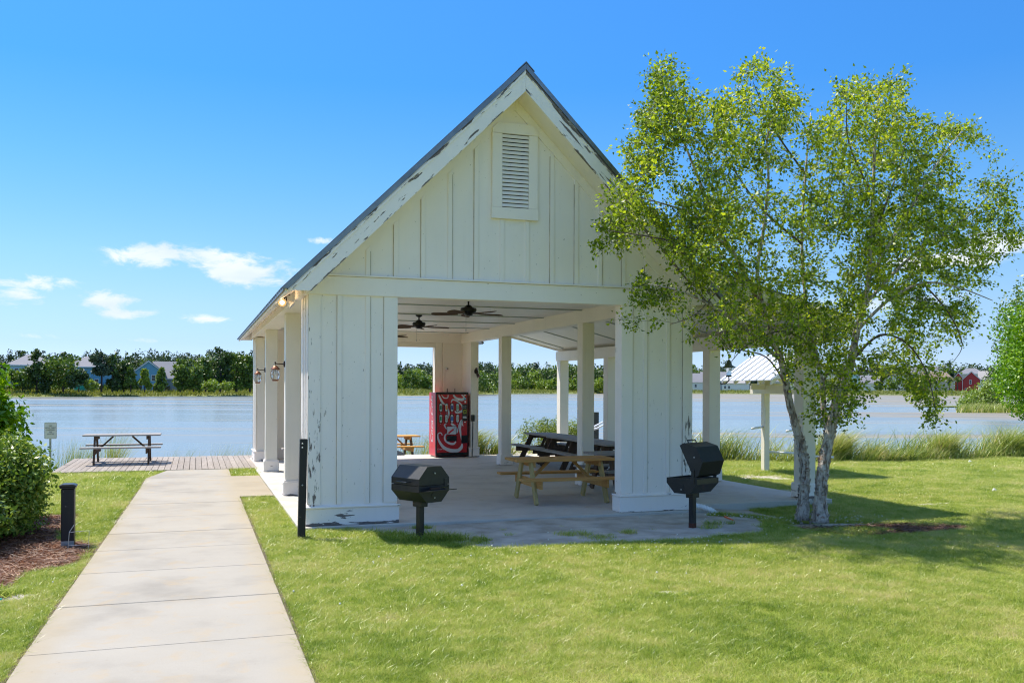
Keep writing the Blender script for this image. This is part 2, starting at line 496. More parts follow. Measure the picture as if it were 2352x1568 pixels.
# ground with soil, sand and mulch painted by attributes
def grass_mat():
    m, nt, out = new_mat('lawn_blades')
    geo = nt.n('ShaderNodeNewGeometry'); oi = nt.n('ShaderNodeObjectInfo')
    pos = geo.outputs['Position']
    pat = nt.noise(pos, 0.55, 4, 0.6); mid = nt.noise(pos, 3.0, 4, 0.65)
    f = nt.m('ADD', nt.m('ADD', nt.m('MULTIPLY', geo.outputs['Random Per Island'], 0.30), nt.m('MULTIPLY', oi.outputs['Random'], 0.22)),
             nt.m('ADD', nt.m('MULTIPLY', nt.step(pat, 0.3, 0.7), 0.26), nt.m('MULTIPLY', nt.step(mid, 0.3, 0.7), 0.26)))
    c = nt.ramp(f, [(0.14, (0.11, 0.20, 0.02)), (0.36, (0.28, 0.38, 0.045)), (0.56, (0.47, 0.52, 0.10)), (0.74, (0.62, 0.60, 0.20)), (0.92, (0.66, 0.54, 0.30))])
    d = nt.n('ShaderNodeBsdfDiffuse'); nt.l(c, d.inputs[0])
    tr = nt.n('ShaderNodeBsdfTranslucent'); nt.l(c, tr.inputs[0])
    mx = nt.n('ShaderNodeMixShader'); mx.inputs[0].default_value = 0.42
    nt.l(d.outputs[0], mx.inputs[1]); nt.l(tr.outputs[0], mx.inputs[2])
    gl = nt.n('ShaderNodeBsdfGlossy'); gl.inputs['Roughness'].default_value = 0.4
    fr = nt.n('ShaderNodeFresnel'); fr.inputs[0].default_value = 1.4
    mx2 = nt.n('ShaderNodeMixShader'); nt.l(nt.m('MULTIPLY', fr.outputs[0], 0.12), mx2.inputs[0])
    nt.l(mx.outputs[0], mx2.inputs[1]); nt.l(gl.outputs[0], mx2.inputs[2]); nt.l(mx2.outputs[0], out.inputs[0])
    return m


M['lawn_blades'] = grass_mat()


def ground_mat():
    m, nt, out = new_mat('lawn_ground')
    t = nt.n('ShaderNodeNewGeometry').outputs['Position']
    bare = nt.n('ShaderNodeAttribute', attribute_name='bare').outputs['Fac']
    mul = nt.n('ShaderNodeAttribute', attribute_name='mulch').outputs['Fac']
    a = nt.noise(t, 1.3, 4, 0.6); b = nt.noise(t, 45, 4, 0.65); f = nt.noise(t, 8, 4, 0.6)
    g = nt.ramp(b, [(0.3, (0.10, 0.14, 0.015)), (0.55, (0.24, 0.28, 0.05)), (0.75, (0.36, 0.35, 0.10))])
    g = nt.mix(nt.m('MULTIPLY', nt.step(a, 0.45, 0.7), 0.35), g, (0.34, 0.32, 0.10, 1))
    s1 = nt.noise(t, 2.2, 5, 0.6); s2 = nt.noise(t, 160, 3, 0.6)
    soil = nt.ramp(nt.m('ADD', nt.m('MULTIPLY', s1, 0.75), nt.m('MULTIPLY', s2, 0.25)), [(0.36, (0.34, 0.29, 0.23)), (0.5, (0.46, 0.41, 0.35)), (0.62, (0.56, 0.51, 0.44))])
    mu = nt.ramp(nt.noise(nt.mapping(t, (1, 1, 1)), 38, 5, 0.7, 1.5), [(0.35, (0.035, 0.014, 0.008)), (0.55, (0.16, 0.06, 0.03)), (0.72, (0.34, 0.17, 0.09))])
    bm_ = nt.step(nt.m('ADD', bare, nt.m('MULTIPLY', nt.m('SUBTRACT', f, 0.5), 0.7)), 0.40, 0.62)
    c = nt.mix(bm_, g, soil)
    c = nt.mix(nt.step(nt.m('ADD', mul, nt.m('MULTIPLY', nt.m('SUBTRACT', f, 0.5), 0.5)), 0.42, 0.55), c, mu)
    principled(nt, out, c, 0.95, spec=0.1, bump=nt.m('ADD', s2, s1), bump_s=0.4, bump_d=0.01)
    return m


M['ground'] = ground_mat()
M['farground'] = simple('far_bank_ground', (0.16, 0.18, 0.045), 0.95, 0, 0.35, 0.03)


def water_mat():
    m, nt, out = new_mat('lake_water')
    t = nt.n('ShaderNodeNewGeometry').outputs['Position']
    # across the view the ripples are long: stretch along the picture's horizontal
    tr = nt.mapping(t, (1, 1, 1), (0, 0, YAW))
    rip = nt.noise(nt.mapping(tr, (0.5, 1.6, 1)), 2.6, 4, 0.6)
    rip2 = nt.noise(nt.mapping(tr, (0.35, 1.0, 1)), 0.35, 3, 0.6)
    s_ = nt.n('ShaderNodeSeparateXYZ'); nt.l(tr, s_.inputs[0])
    calm = nt.noise(nt.mapping(tr, (0.012, 0.07, 1)), 1.0, 4, 0.55, 0.4)
    algae = nt.noise(nt.mapping(tr, (0.009, 0.06, 1), loc=(3.1, 1.7, 0)), 1.0, 5, 0.6, 0.3)
    fine = nt.noise(nt.mapping(tr, (0.12, 0.9, 1)), 1.0, 5, 0.7)
    dist_k = nt.step(s_.outputs[1], 60, 330)
    # the algae lie mostly to the east and near the far shore
    east = nt.m('MULTIPLY', nt.step(s_.outputs[0], 10, 90), 0.14)
    v = nt.m('ADD', nt.m('ADD', nt.m('MULTIPLY', algae, 0.72), nt.m('MULTIPLY', fine, 0.28)), nt.m('ADD', east, nt.m('MULTIPLY', dist_k, 0.05)))
    am = nt.step(v, 0.565, 0.63)
    # thin dark lines of floating weed, and broken brown rafts far out
    ln_ = nt.noise(nt.mapping(tr, (0.016, 0.42, 1), loc=(7.0, 2.0, 0)), 1.0, 5, 0.55, 0.35)
    gate = nt.noise(nt.mapping(tr, (0.01, 0.035, 1), loc=(1.0, 9.0, 0)), 1.0, 2, 0.5)
    lines = nt.m('MULTIPLY', nt.step(ln_, 0.60, 0.66), nt.step(gate, 0.42, 0.55))
    am = nt.m('MAXIMUM', am, nt.m('MULTIPLY', lines, nt.step(s_.outputs[1], 30, 55)))
    far_raft = nt.m('MULTIPLY', nt.step(nt.noise(nt.mapping(tr, (0.006, 0.03, 1), loc=(4.0, 5.0, 0)), 1.0, 5, 0.6, 0.3), 0.50, 0.56), dist_k)
    am = nt.m('MAXIMUM', am, nt.m('MULTIPLY', far_raft, 0.8))
    bmp = nt.n('ShaderNodeBump'); bmp.inputs['Distance'].default_value = 0.12
    nt.l(nt.m('ADD', nt.m('MULTIPLY', rip, 0.5), nt.m('MULTIPLY', rip2, 1.0)), bmp.inputs['Height'])
    nt.l(nt.m('ADD', 0.18, nt.m('MULTIPLY', nt.step(calm, 0.42, 0.6), 0.42)), bmp.inputs['Strength'])
    b = nt.n('ShaderNodeBsdfPrincipled')
    b.inputs['Base Color'].default_value = (0.20, 0.235, 0.235, 1)
    nt.l(nt.m('ADD', 0.16, nt.m('MULTIPLY', nt.step(calm, 0.42, 0.6), 0.16)), b.inputs['Roughness'])
    b.inputs['IOR'].default_value = 1.40
    nt.l(bmp.outputs[0], b.inputs['Normal'])
    a_ = nt.n('ShaderNodeBsdfPrincipled')
    ac = nt.ramp(fine, [(0.3, (0.13, 0.11, 0.05)), (0.7, (0.40, 0.30, 0.18))])
    nt.l(ac, a_.inputs['Base Color']); a_.inputs['Roughness'].default_value = 0.55
    mx = nt.n('ShaderNodeMixShader'); nt.l(nt.m('MULTIPLY', am, 0.72), mx.inputs[0])
    nt.l(b.outputs[0], mx.inputs[1]); nt.l(a_.outputs[0], mx.inputs[2]); nt.l(mx.outputs[0], out.inputs[0])
    return m


M['water'] = water_mat()


def bark_mat():
    m, nt, out = new_mat('river_birch_bark')
    t = nt.n('ShaderNodeTexCoord').outputs['Object']
    a = nt.noise(nt.mapping(t, (7, 7, 1.6)), 2.2, 6, 0.7, 0.8)
    b = nt.noise(nt.mapping(t, (3, 3, 5)), 5.0, 5, 0.65, 0.5)
    c = nt.ramp(a, [(0.33, (0.05, 0.035, 0.028)), (0.43, (0.32, 0.25, 0.20)), (0.52, (0.60, 0.53, 0.45)), (0.75, (0.72, 0.66, 0.58))])
    c = nt.mix(nt.step(b, 0.56, 0.64), c, (0.30, 0.17, 0.11, 1))
    c = nt.mix(nt.step(b, 0.66, 0.69), c, (0.05, 0.035, 0.03, 1))
    principled(nt, out, c, 0.85, spec=0.2, bump=nt.m('ADD', a, b), bump_s=1.0, bump_d=0.03)
    return m


M['bark'] = bark_mat()
M['twig'] = simple('twig_bark', (0.12, 0.085, 0.065), 0.85, 0, 0.3)
M['darkbark'] = simple('dark_bark', (0.07, 0.055, 0.045), 0.9, 0, 0.3)
M['birchleaf'] = foliage('birch_leaves', [(0.0, (0.06, 0.11, 0.014)), (0.3, (0.14, 0.22, 0.025)), (0.6, (0.31, 0.42, 0.04)), (0.88, (0.52, 0.58, 0.05)), (1.0, (0.68, 0.60, 0.08))], 0.54, 0.5, gloss=0.06)
M['hedgeleaf'] = foliage('glossy_hedge_leaves', [(0.0, (0.07, 0.14, 0.03)), (0.5, (0.15, 0.25, 0.04)), (0.9, (0.34, 0.43, 0.08)), (1.0, (0.55, 0.50, 0.14))], 0.32, 0.45, gloss=0.05)
M['brightleaf'] = foliage('bright_shrub_leaves', [(0.0, (0.05, 0.14, 0.006)), (0.5, (0.13, 0.29, 0.008)), (1.0, (0.36, 0.52, 0.012))], 0.3, 0.5)
M['willowleaf'] = foliage('willow_leaves', [(0.0, (0.08, 0.13, 0.02)), (0.5, (0.19, 0.26, 0.04)), (1.0, (0.36, 0.40, 0.09))], 0.4, 0.4)
M['grass'] = foliage('grass_blades', [(0.0, (0.10, 0.17, 0.014)), (0.4, (0.23, 0.33, 0.025)), (0.75, (0.34, 0.42, 0.05)), (0.93, (0.48, 0.49, 0.13)), (1.0, (0.58, 0.52, 0.26))], 0.42, 0.5, gloss=0.05)
M['reed'] = foliage('reed_blades', [(0.0, (0.10, 0.17, 0.03)), (0.4, (0.24, 0.32, 0.06)), (0.7, (0.42, 0.43, 0.15)), (0.9, (0.60, 0.53, 0.28)), (1.0, (0.50, 0.30, 0.14))], 0.35, 0.4)
M['needles'] = foliage('pine_straw', [(0.0, (0.03, 0.012, 0.008)), (0.5, (0.15, 0.06, 0.03)), (0.9, (0.38, 0.20, 0.10)), (1.0, (0.5, 0.33, 0.2))], 0.05, 0.6)
M['clover'] = simple('clover_white', (0.72, 0.72, 0.62), 0.8)
M['marsh'] = foliage('marsh_grass', [(0.0, (0.10, 0.13, 0.03)), (0.5, (0.22, 0.25, 0.055)), (1.0, (0.42, 0.40, 0.17))], 0.3, 0.6)
M['fol_dark'] = foliage('dark_tree_leaves', [(0.0, (0.02, 0.045, 0.015)), (0.6, (0.06, 0.11, 0.028)), (1.0, (0.14, 0.21, 0.04))], 0.2, 0.6, gloss=0.1)
M['fol_mid'] = foliage('mid_green_leaves', [(0.0, (0.045, 0.085, 0.015)), (0.6, (0.12, 0.20, 0.03)), (1.0, (0.24, 0.32, 0.055))], 0.25, 0.6, gloss=0.1)
M['fol_light'] = foliage('light_green_leaves', [(0.0, (0.10, 0.16, 0.02)), (0.6, (0.23, 0.33, 0.04)), (1.0, (0.38, 0.46, 0.07))], 0.3, 0.6, gloss=0.1)
M['fol_pine'] = foliage('distant_pine_needles', [(0.0, (0.035, 0.06, 0.04)), (0.6, (0.08, 0.12, 0.07)), (1.0, (0.14, 0.19, 0.10))], 0.15, 0.6, gloss=0.05)
M['glass_dark'] = simple('window_glass', (0.03, 0.04, 0.05), 0.1, 0, 0.1)
M['trimwhite'] = simple('white_trim', (0.75, 0.76, 0.76), 0.6, 0, 0.04)


# ------------------------------------------------------------------ ground, water, far bank
def smooth(x, a, b):
    t_ = np.clip((x - a) / (b - a), 0, 1); return t_ * t_ * (3 - 2 * t_)


SHX = np.array([-400, -60, -12, -3.3, 1.5, 2.0, 7.0, 8.2, 11.0, 13.0, 16.8, 20.0, 26.0, 34.0, 60.0, 120, 600])
SHY = np.array([30, 27, 25.0, 23.9, 24.2, 26.3, 26.6, 26.0, 25.2, 24.4, 22.5, 22.3, 22.6, 25.0, 24, 10, -200])


def shore_y(x): return np.interp(x, SHX, SHY)


def ground_z(x, y):
    base = -0.035 - 0.085 * smooth(x, 7.6, 9.0)
    base = base + 0.012 * np.sin(x * 1.7 + y * 0.9) * np.sin(y * 1.3 - x * 0.6)
    d = y - shore_y(x)
    z = base - 1.7 * smooth(d, -0.5, 5.5)
    return z


def noise2(x, y, s, seed=0):
    r_ = np.random.default_rng(seed); out = 0
    for k in range(5):
        a = r_.uniform(0, 6.28); f = s * (0.7 + 0.5 * k); p = r_.uniform(0, 6.28)
        b = r_.uniform(0, 6.28); q = r_.uniform(0, 6.28)
        out = out + np.sin(f * (x * np.cos(a) + y * np.sin(a)) + p) * np.sin(f * (x * np.cos(b) + y * np.sin(b)) * 0.8 + q)
    return out / 5


def ellipse(x, y, cx, cy, rx, ry, rot=0.0):
    c, s_ = math.cos(rot), math.sin(rot)
    dx = (x - cx) * c + (y - cy) * s_; dy = -(x - cx) * s_ + (y - cy) * c
    return 1 - np.sqrt((dx / rx) ** 2 + (dy / ry) ** 2)


def bare_amount(x, y):
    """sand and worn earth: 1 bare, 0 grown over"""
    n = noise2(x, y, 2.3, 5) * 0.35
    b = np.zeros_like(x)
    # apron in front of the pavilion, wider towards the right
    edge = 12.2 - 1.35 * smooth(x, 2.6, 3.6) + 0.15 * smooth(x, 6.5, 7.4) + 1.5 * smooth(x, 7.4, 8.6)
    ap = smooth(y, edge - 0.25, edge + 0.25) * (1 - smooth(x, 8.7, 9.3)) * smooth(x, 1.7, 2.5) * (1 - smooth(y, 13.8, 14.0))
    b = np.maximum(b, ap)
    b = np.maximum(b, 1.3 * ellipse(x, y, 9.0, 11.6, 1.3, 0.75))
    b = np.maximum(b, 0.75 * ellipse(x, y, 12.6, 13.4, 1.4, 0.4))
    b = np.maximum(b, 0.8 * ellipse(x, y, 11.4, 15.5, 0.9, 2.4))
    b = np.maximum(b, 0.9 * ellipse(x, y, 1.1, 22.2, 0.4, 0.35))
    b = np.maximum(b, 0.8 * ellipse(x, y, 2.0, 12.2, 1.1, 0.35))
    b = np.maximum(b, 0.8 * ellipse(x, y, 1.1, 16.4, 0.3, 0.8))
    b = np.maximum(b, 0.8 * ellipse(x, y, 12.6, 18.5, 1.6, 1.8))
    b = np.maximum(b, 0.7 * ellipse(x, y, 4.4, 8.0, 0.5, 0.2))
    b = np.maximum(b, 1.1 * ellipse(x, y, -1.75, 9.75, 0.5, 0.22))
    return np.clip(b + n * (b > 0.02), 0, 1)


def mulch_amount(x, y):
    n = noise2(x, y, 1.6, 9) * 0.15
    left = np.maximum(smooth(-x, 1.62, 1.82) * smooth(y, 9.5, 9.9) * (1 - smooth(y, 15.6, 16.0)), 2.4 * ellipse(x, y, -1.75, 12.1, 0.75, 1.4))
    mm = np.maximum(left, 1.7 * ellipse(x, y, 9.65, 11.15, 1.8, 0.62, -0.10))
    return np.clip(mm + n * (mm > 0.02), 0, 1)


xs = np.concatenate([[-1500, -600, -250, -120, -60, -30, -18], np.arange(-12, -5, 0.7), np.arange(-5, 21, 0.14), np.arange(21, 40, 1.0), [45, 55, 80, 140, 300, 700, 1500]])
ys = np.concatenate([[-1500, -600, -200, -80, -30, -10, 0, 3], np.arange(5.5, 27.5, 0.14), np.arange(28, 36, 1.0), [38, 45]])
X, Yg = np.meshgrid(xs, ys, indexing='ij')
Zg = ground_z(X, Yg)
nx, ny = X.shape
Vg = np.stack([X.ravel(), Yg.ravel(), Zg.ravel()], 1)
idx = np.arange(nx * ny).reshape(nx, ny)
Fg = np.stack([idx[:-1, :-1].ravel(), idx[1:, :-1].ravel(), idx[1:, 1:].ravel(), idx[:-1, 1:].ravel()], 1)
lawn = fast_mesh('lawn', Vg, Fg, M['ground'], smooth=True)
tag(lawn, 'green lawn of the lake park around the pavilion', kind='structure')
for nm, arr in (('bare', bare_amount(X, Yg)), ('mulch', mulch_amount(X, Yg))):
    a_ = lawn.data.attributes.new(nm, 'FLOAT', 'POINT'); a_.data.foreach_set('value', arr.ravel().astype(np.float32))

WZ = -0.8
# the lake: one sheet, finely enough divided to be harmless
lake = MB().add([(-3000, 15, WZ), (3000, 15, WZ), (3000, 4000, WZ), (-3000, 4000, WZ)], [(0, 1, 2, 3)]).build('lake', M['water'])
tag(lake, 'calm pale blue lake with brown algae streaks', kind='structure')
MB().add([(-3000, 10, -3.2), (3000, 10, -3.2), (3000, 4000, -3.2), (-3000, 4000, -3.2)], [(0, 1, 2, 3)]).build('lake_bed', M['farground'])['kind'] = 'structure'

# far shore: picture column -> forward distance
SU = np.array([-1500, -600, 0, 300, 600, 800, 950, 1120, 1300, 1450, 1600, 1800, 2000, 2200, 2400, 2800, 3600])
SD = np.array([150, 215, 245, 270, 305, 325, 335, 430, 500, 540, 555, 540, 490, 440, 410, 360, 300])


def shore_d(u): return np.interp(u, SU, SD)


bank_prof = [(-6, -2.2), (0, WZ - 0.05), (3, -0.35), (14, 0.2), (40, 0.9), (60, 1.3), (400, 1.6), (2500, 3.0)]
bv = []; us = np.linspace(-1500, 3600, 120)
for u in us:
    for (dd, zz) in bank_prof:
        p = far(u, float(shore_d(u)) + dd, zz); bv.append(tuple(p))
bf = []
k_ = len(bank_prof)
for i in range(len(us) - 1):
    for j in range(k_ - 1):
        bf.append((i * k_ + j, (i + 1) * k_ + j, (i + 1) * k_ + j + 1, i * k_ + j + 1))
fb = mesh_obj('far_bank', bv, bf, M['farground'])
tag(fb, 'low grassy bank across the lake', kind='structure')

# ------------------------------------------------------------------ path
path_top = 0.0
JY = [2.6, 4.3, 5.9, 7.48, 9.02, 10.57, 11.98, 13.32, 14.88, 16.56, 18.25, 21.3, 23.2]
path = thing('path', (0, 10, 0), 'straight pale concrete path leading to the dock', None)
path['kind'] = 'structure'
for a, b in zip(JY[:-1], JY[1:]):
    def xl(y): return float(np.interp(y, [7.5, 18.1, 21.3, 23.2], [-1.18, -1.02, -1.0, -0.62]))
    g_ = 0.007
    poly = [(xl(a), a + g_), (0.76, a + g_), (0.76, b - g_), (xl(b), b - g_)]
    if abs(a - 16.56) < 0.01:      # the slab that begins the side branch
        poly = [(xl(a), a + g_), (0.76, a + g_), (0.76, 17.27), (1.355, 17.27), (1.355, b - g_), (xl(b), b - g_)]
    if abs(a - 18.25) < 0.01:
        poly = [(xl(a), a + g_), (1.355, a + g_), (1.355, b - g_), (xl(b), b - g_)]
    MB().prism(poly, 'z', -0.10, path_top + random.uniform(-0.002, 0.002)).build('concrete_slab', M['path'], path, bevel=0.006)

M['edge_soil'] = simple('edge_soil', (0.10, 0.07, 0.045), 0.95, 0, 0.4, 20)
eb = MB()
def edge_strip(pts, wdt):
    for (xa, ya), (xb, yb) in zip(pts[:-1], pts[1:]):
        eb.add([(xa, ya, -0.012), (xb, yb, -0.012), (xb + wdt, yb, -0.018), (xa + wdt, ya, -0.018)], [(0, 1, 2, 3)])
edge_strip([(0.7605, 2.6), (0.7605, 17.26)], 0.035)
edge_strip([(-1.26, 2.6), (-1.1815, 7.5), (-1.0215, 18.1), (-1.0015, 21.3)], -0.035)
tag(eb.build('soil_edge', M['edge_soil']), 'dark trimmed soil line along both sides of the path', kind='structure')

# ------------------------------------------------------------------ dock
def boards(parent, x0, x1, y0, y1, z, along, mat, wd=0.14, gap=0.012, left_taper=0.0):
    n_ = int(round(((x1 - x0) if along == 'y' else (y1 - y0)) / wd))
    step_ = ((x1 - x0) if along == 'y' else (y1 - y0)) / n_
    for i in range(n_):
        dz = random.uniform(-0.003, 0.003); e = random.uniform(-0.015, 0.015)
        if along == 'y':
            xa = x0 + i * step_ + gap / 2; xb = x0 + (i + 1) * step_ - gap / 2
            MB().box(xa, xb, y0 + e, y1 + e, z - 0.035 + dz, z + dz).build('board', mat, parent)
        else:
            ya = y0 + i * step_ + gap / 2; yb = y0 + (i + 1) * step_ - gap / 2
            MB().box(x0 + e, x1 + e, ya, yb, z - 0.035 + dz, z + dz).build('board', mat, parent)


dk = thing('dock', (-0.8, 25.5, 0), 'weathered grey plank dock at the end of the concrete path', 'dock')
boards(dk, -3.12, 1.72, 23.28, 27.7, 0.0, 'y', M['dockwood'], 0.142)
jb = MB()
for yy in (23.32, 25.4, 27.6): jb.box(-3.1, 1.7, yy, yy + 0.05, -0.24, -0.04)
jb.build('joist', M['oldwood'], dk)['kind'] = 'stuff'
for xx in (-2.9, -0.6, 1.5):
    for yy in (25.5, 27.5): MB().tube([(xx, yy, -2.4), (xx, yy, -0.05)], 0.11, 10).build('dock_pile', M['piling'], dk)
dk2 = thing('dock', (4.3, 28, -0.25), 'lower plank dock behind the far wall holding the unpainted picnic table', 'dock')
boards(dk2, 2.0, 6.9, 26.75, 30.2, -0.25, 'x', M['dockwood_x'], 0.142)
for xx in (2.2, 6.7):
    for yy in (27, 30): MB().tube([(xx, yy, -2.4), (xx, yy, -0.3)], 0.11, 10).build('dock_pile', M['piling'], dk2)
dk3 = thing('dock', (11.2, 28, -0.1), 'plank dock behind the weathered tables with a dark piling and white rail', 'dock')
boards(dk3, 8.9, 14.2, 26.3, 30.0, -0.1, 'x', M['dockwood_x'], 0.142)
for xx in (9.1, 13.9):
    for yy in (26.6, 29.8): MB().tube([(xx, yy, -2.4), (xx, yy, -0.15)], 0.11, 10).build('dock_pile', M['piling'], dk3)
pp = at(1366, 970, 30.2)
MB().tube([(pp.x, 30.2, -2.4), (pp.x, 30.2, at(1366, 946, 30.2).z)], 0.15, 12).build('tall_pile', M['piling'], dk3, bevel=0.01)
p0 = at(1360, 982, 29.6); p1 = at(1385, 969, 29.6); p2 = at(1391, 975, 29.6); p3 = at(1391, 990, 29.6); p4 = at(1387, 1012, 29.6)
for dy in (0.0, -0.45):
    rail = thing('handrail', (p4.x, 29.6 + dy, -0.1), 'white bent pipe handrail rising from the dock, %s' % ('farther one' if dy == 0 else 'nearer one'), 'handrail', 'white ladder rails on the dock')
    o_ = Vector((0, dy, 0))
    MB().tube([Vector((p0.x - 0.5, 29.6, -0.1)) + o_, Vector((p0.x - 0.5, 29.6, p0.z - 0.12)) + o_, p0 + o_, p1 + o_, p2 + o_, p3 + o_, Vector((p4.x, p4.y, -0.1)) + o_], 0.035, 8).build('rail_pipe', M['whiteplastic'], rail, smooth=True)
    MB().tube([Vector((p4.x, p4.y, -0.1)) + o_, Vector((p4.x, p4.y, -0.04)) + o_], 0.06, 10).build('rail_foot', M['whiteplastic'], rail)

# ------------------------------------------------------------------ pavilion
XL, XR, YF, YB, XC = 1.5, 7.64, 13.22, 26.35, 4.57
SL = 0.985                       # roof slope
pav = thing('picnic_pavilion', (XC, YF, 0), 'white board and batten pavilion with tall gable, open sides and peeling paint', 'pavilion')


def zr(x, top): return top - SL * abs(x - XC)


# floor
fs_ = MB().prism([(1.37, 13.1), (7.95, 13.1), (7.95, 13.74), (10.77, 13.74), (10.77, 26.6), (1.37, 26.6)], 'z', -0.16, 0.0)
fs_.build('floor_slab', M['floor'], pav, bevel=0.008)


def joint_shade_line(parent, x, ya, yb, z0, z1):
    """dark strip beside a batten: dirty joint, with the edge shadow painted in"""
    MB().box(x, x + 0.006, ya, yb, z0, z1).build('joint_shade_strip', M['joint'], parent)


M['joint'] = simple('dirty_joint_and_shade', (0.40, 0.33, 0.23), 0.9, 0, 0.5, 3)  # joint dirt colour that also carries the shadow line along the batten


def pier(x0, x1, y0, y1, label, mat, basemat, front=True, battens=(), corner_left=True):
    """an L of two wall panels with battens, corner boards and a plinth"""
    left = x0 < XC
    t_ = 0.24
    xo, xi = (x0, x1) if left else (x1, x0)            # outer, inner edge
    s_ = 1 if left else -1
    yo, yi = (y0, y1) if front else (y1, y0)
    q = 1 if front else -1
    L = [(xo, yo), (xi, yo), (xi, yo + q * t_), (xo + s_ * t_, yo + q * t_), (xo + s_ * t_, yi), (xo, yi)]
    ins = 0.018
    L = [(xo + s_ * ins, yo + q * ins), (xi - s_ * ins, yo + q * ins), (xi - s_ * ins, yo + q * (t_ - ins)), (xo + s_ * (t_ - ins), yo + q * (t_ - ins)),
         (xo + s_ * (t_ - ins), yi - q * ins), (xo + s_ * ins, yi - q * ins)]
    wl = MB().prism(L, 'z', 0.27, 3.27).build('corner_pier', mat, pav, label=label)
    # corner boards and battens, 18 mm proud
    def strip(xa, xb, ya, yb, nm='batten', z0=0.30, z1=3.27):
        MB().box(min(xa, xb), max(xa, xb), min(ya, yb), max(ya, yb), z0, z1).build(nm, mat, wl, bevel=0.003)
        if abs(xb - xa) > 0.05: joint_shade_line(wl, max(xa, xb) if random.random() < 0.6 else min(xa, xb) - 0.006, min(ya, yb) + 0.006, max(ya, yb) + 0.001, z0, z1)
    strip(xo, xo + s_ * 0.175, yo, yo + q * 0.017, 'corner_board')
    strip(xi, xi - s_ * 0.20, yo, yo + q * 0.017, 'corner_board')
    for bx in battens: strip(bx - 0.033, bx + 0.033, yo, yo + q * 0.017)
    strip(xo, xo + s_ * 0.017, yo + q * 0.017, yo + q * 0.15, 'corner_board')
    for k in range(3):
        yy = yo + q * (0.24 + 0.22 * k); strip(xo, xo + s_ * 0.017, yy, yy + q * 0.07)
    strip(xo, xo + s_ * 0.017, yi - q * 0.12, yi, 'corner_board')
    strip(xi, xi - s_ * 0.017, yo + q * 0.017, yo + q * t_, 'corner_board')
    # inner face boards
    strip(xi - s_ * 0.017, xi - s_ * 0.18, yo + q * (t_ - 0.017), yo + q * t_, 'corner_board')
    for bx in battens[::2]: strip(bx - 0.033, bx + 0.033, yo + q * (t_ - 0.017), yo + q * t_)
    # plinth and its ledge
    e = 0.028
    P = [(xo - s_ * e, yo - q * e), (xi + s_ * e, yo - q * e), (xi + s_ * e, yo + q * (t_ + e)), (xo + s_ * (t_ + e), yo + q * (t_ + e)), (xo + s_ * (t_ + e), yi + q * e), (xo - s_ * e, yi + q * e)]
    MB().prism(P, 'z', 0.004, 0.245).build('plinth', basemat, wl, bevel=0.006)
    e = 0.045
    P = [(xo - s_ * e, yo - q * e), (xi + s_ * e, yo - q * e), (xi + s_ * e, yo + q * (t_ + e)), (xo + s_ * (t_ + e), yo + q * (t_ + e)), (xo + s_ * (t_ + e), yi + q * e), (xo - s_ * e, yi + q * e)]
    MB().prism(P, 'z', 0.245, 0.275).build('plinth_ledge', basemat, wl, bevel=0.008)
    return wl


pier(XL, 2.775, YF, 14.15, 'left front pier with flaking corner and plinth', M['paint_l'], M['paint_base_l'], True, (1.937, 2.34))
pier(6.36, 7.63, YF, 14.15, 'right front pier behind the open grill', M['paint_r'], M['paint_base'], True, (6.785, 7.186))
pier(XL, 2.775, 25.2, YB, 'left rear pier', M['cream'], M['paint_base'], False, (1.937, 2.34))
pier(6.58, 7.63, 25.2, YB, 'right rear pier behind the drinks machine', M['cream'], M['paint_base'], False, (6.85, 7.186))


def column(x0, x1, y0, y1, z1, parent, mat=None, lab=None):
    c_ = MB().box(x0, x1, y0, y1, 0.2, z1).build('column', mat or M['cream'], parent, bevel=0.006, label=lab)
    for (xa, xb, ya, yb) in ((x0 - .003, x0 + .06, y0 - .012, y0), (x1 - .06, x1 + .003, y0 - .012, y0)):
        pass
    MB().box(x0 - 0.035, x1 + 0.035, y0 - 0.035, y1 + 0.035, 0.004, 0.255).build('plinth', M['paint_base'], c_, bevel=0.008)
    MB().box(x0 - 0.022, x1 + 0.022, y0 - 0.022, y1 + 0.022, 0.255, 0.272).build('plinth_ledge', M['paint_base'], c_)
    return c_


for yy in (17.12, 22.12): column(1.54, 1.81, yy, yy + 0.27, 3.30, pav)
for yy in (17.12, 22.3): column(7.37, 7.63, yy, yy + 0.27, 3.27, pav)
for yy in (13.95, 17.15, 22.25, 25.6): column(10.30, 10.57, yy, yy + 0.27, 2.78, pav)

# beams
MB().box(1.46, 7.66, YF - 0.018, YF + 0.25, 3.27, 3.535).build('header_beam', M['paint'], pav, bevel=0.005)
MB().box(1.46, 7.66, YF - 0.045, YF + 0.25, 3.538, 3.562).build('drip_ledge', M['paint'], pav, bevel=0.004)
MB().box(1.46, 7.66, YB - 0.25, YB + 0.018, 3.27, 3.562).build('header_beam', M['paint'], pav, bevel=0.005)
MB().box(1.44, 1.85, YF + 0.252, YB - 0.252, 3.30, 3.557).build('side_beam', M['cream'], pav, bevel=0.005)
MB().box(7.36, 7.64, YF + 0.252, YB - 0.252, 3.27, 3.557).build('side_beam', M['cream'], pav, bevel=0.005)
# rear wall header above the openings
MB().box(2.78, 6.578, YB - 0.22, YB - 0.02, 3.14, 3.268).build('rear_header', M['cream'], pav, bevel=0.004)
MB().box(2.778, 6.578, YB - 0.235, YB - 0.222, 3.14, 3.262).build('opening_trim', M['cream'], pav)

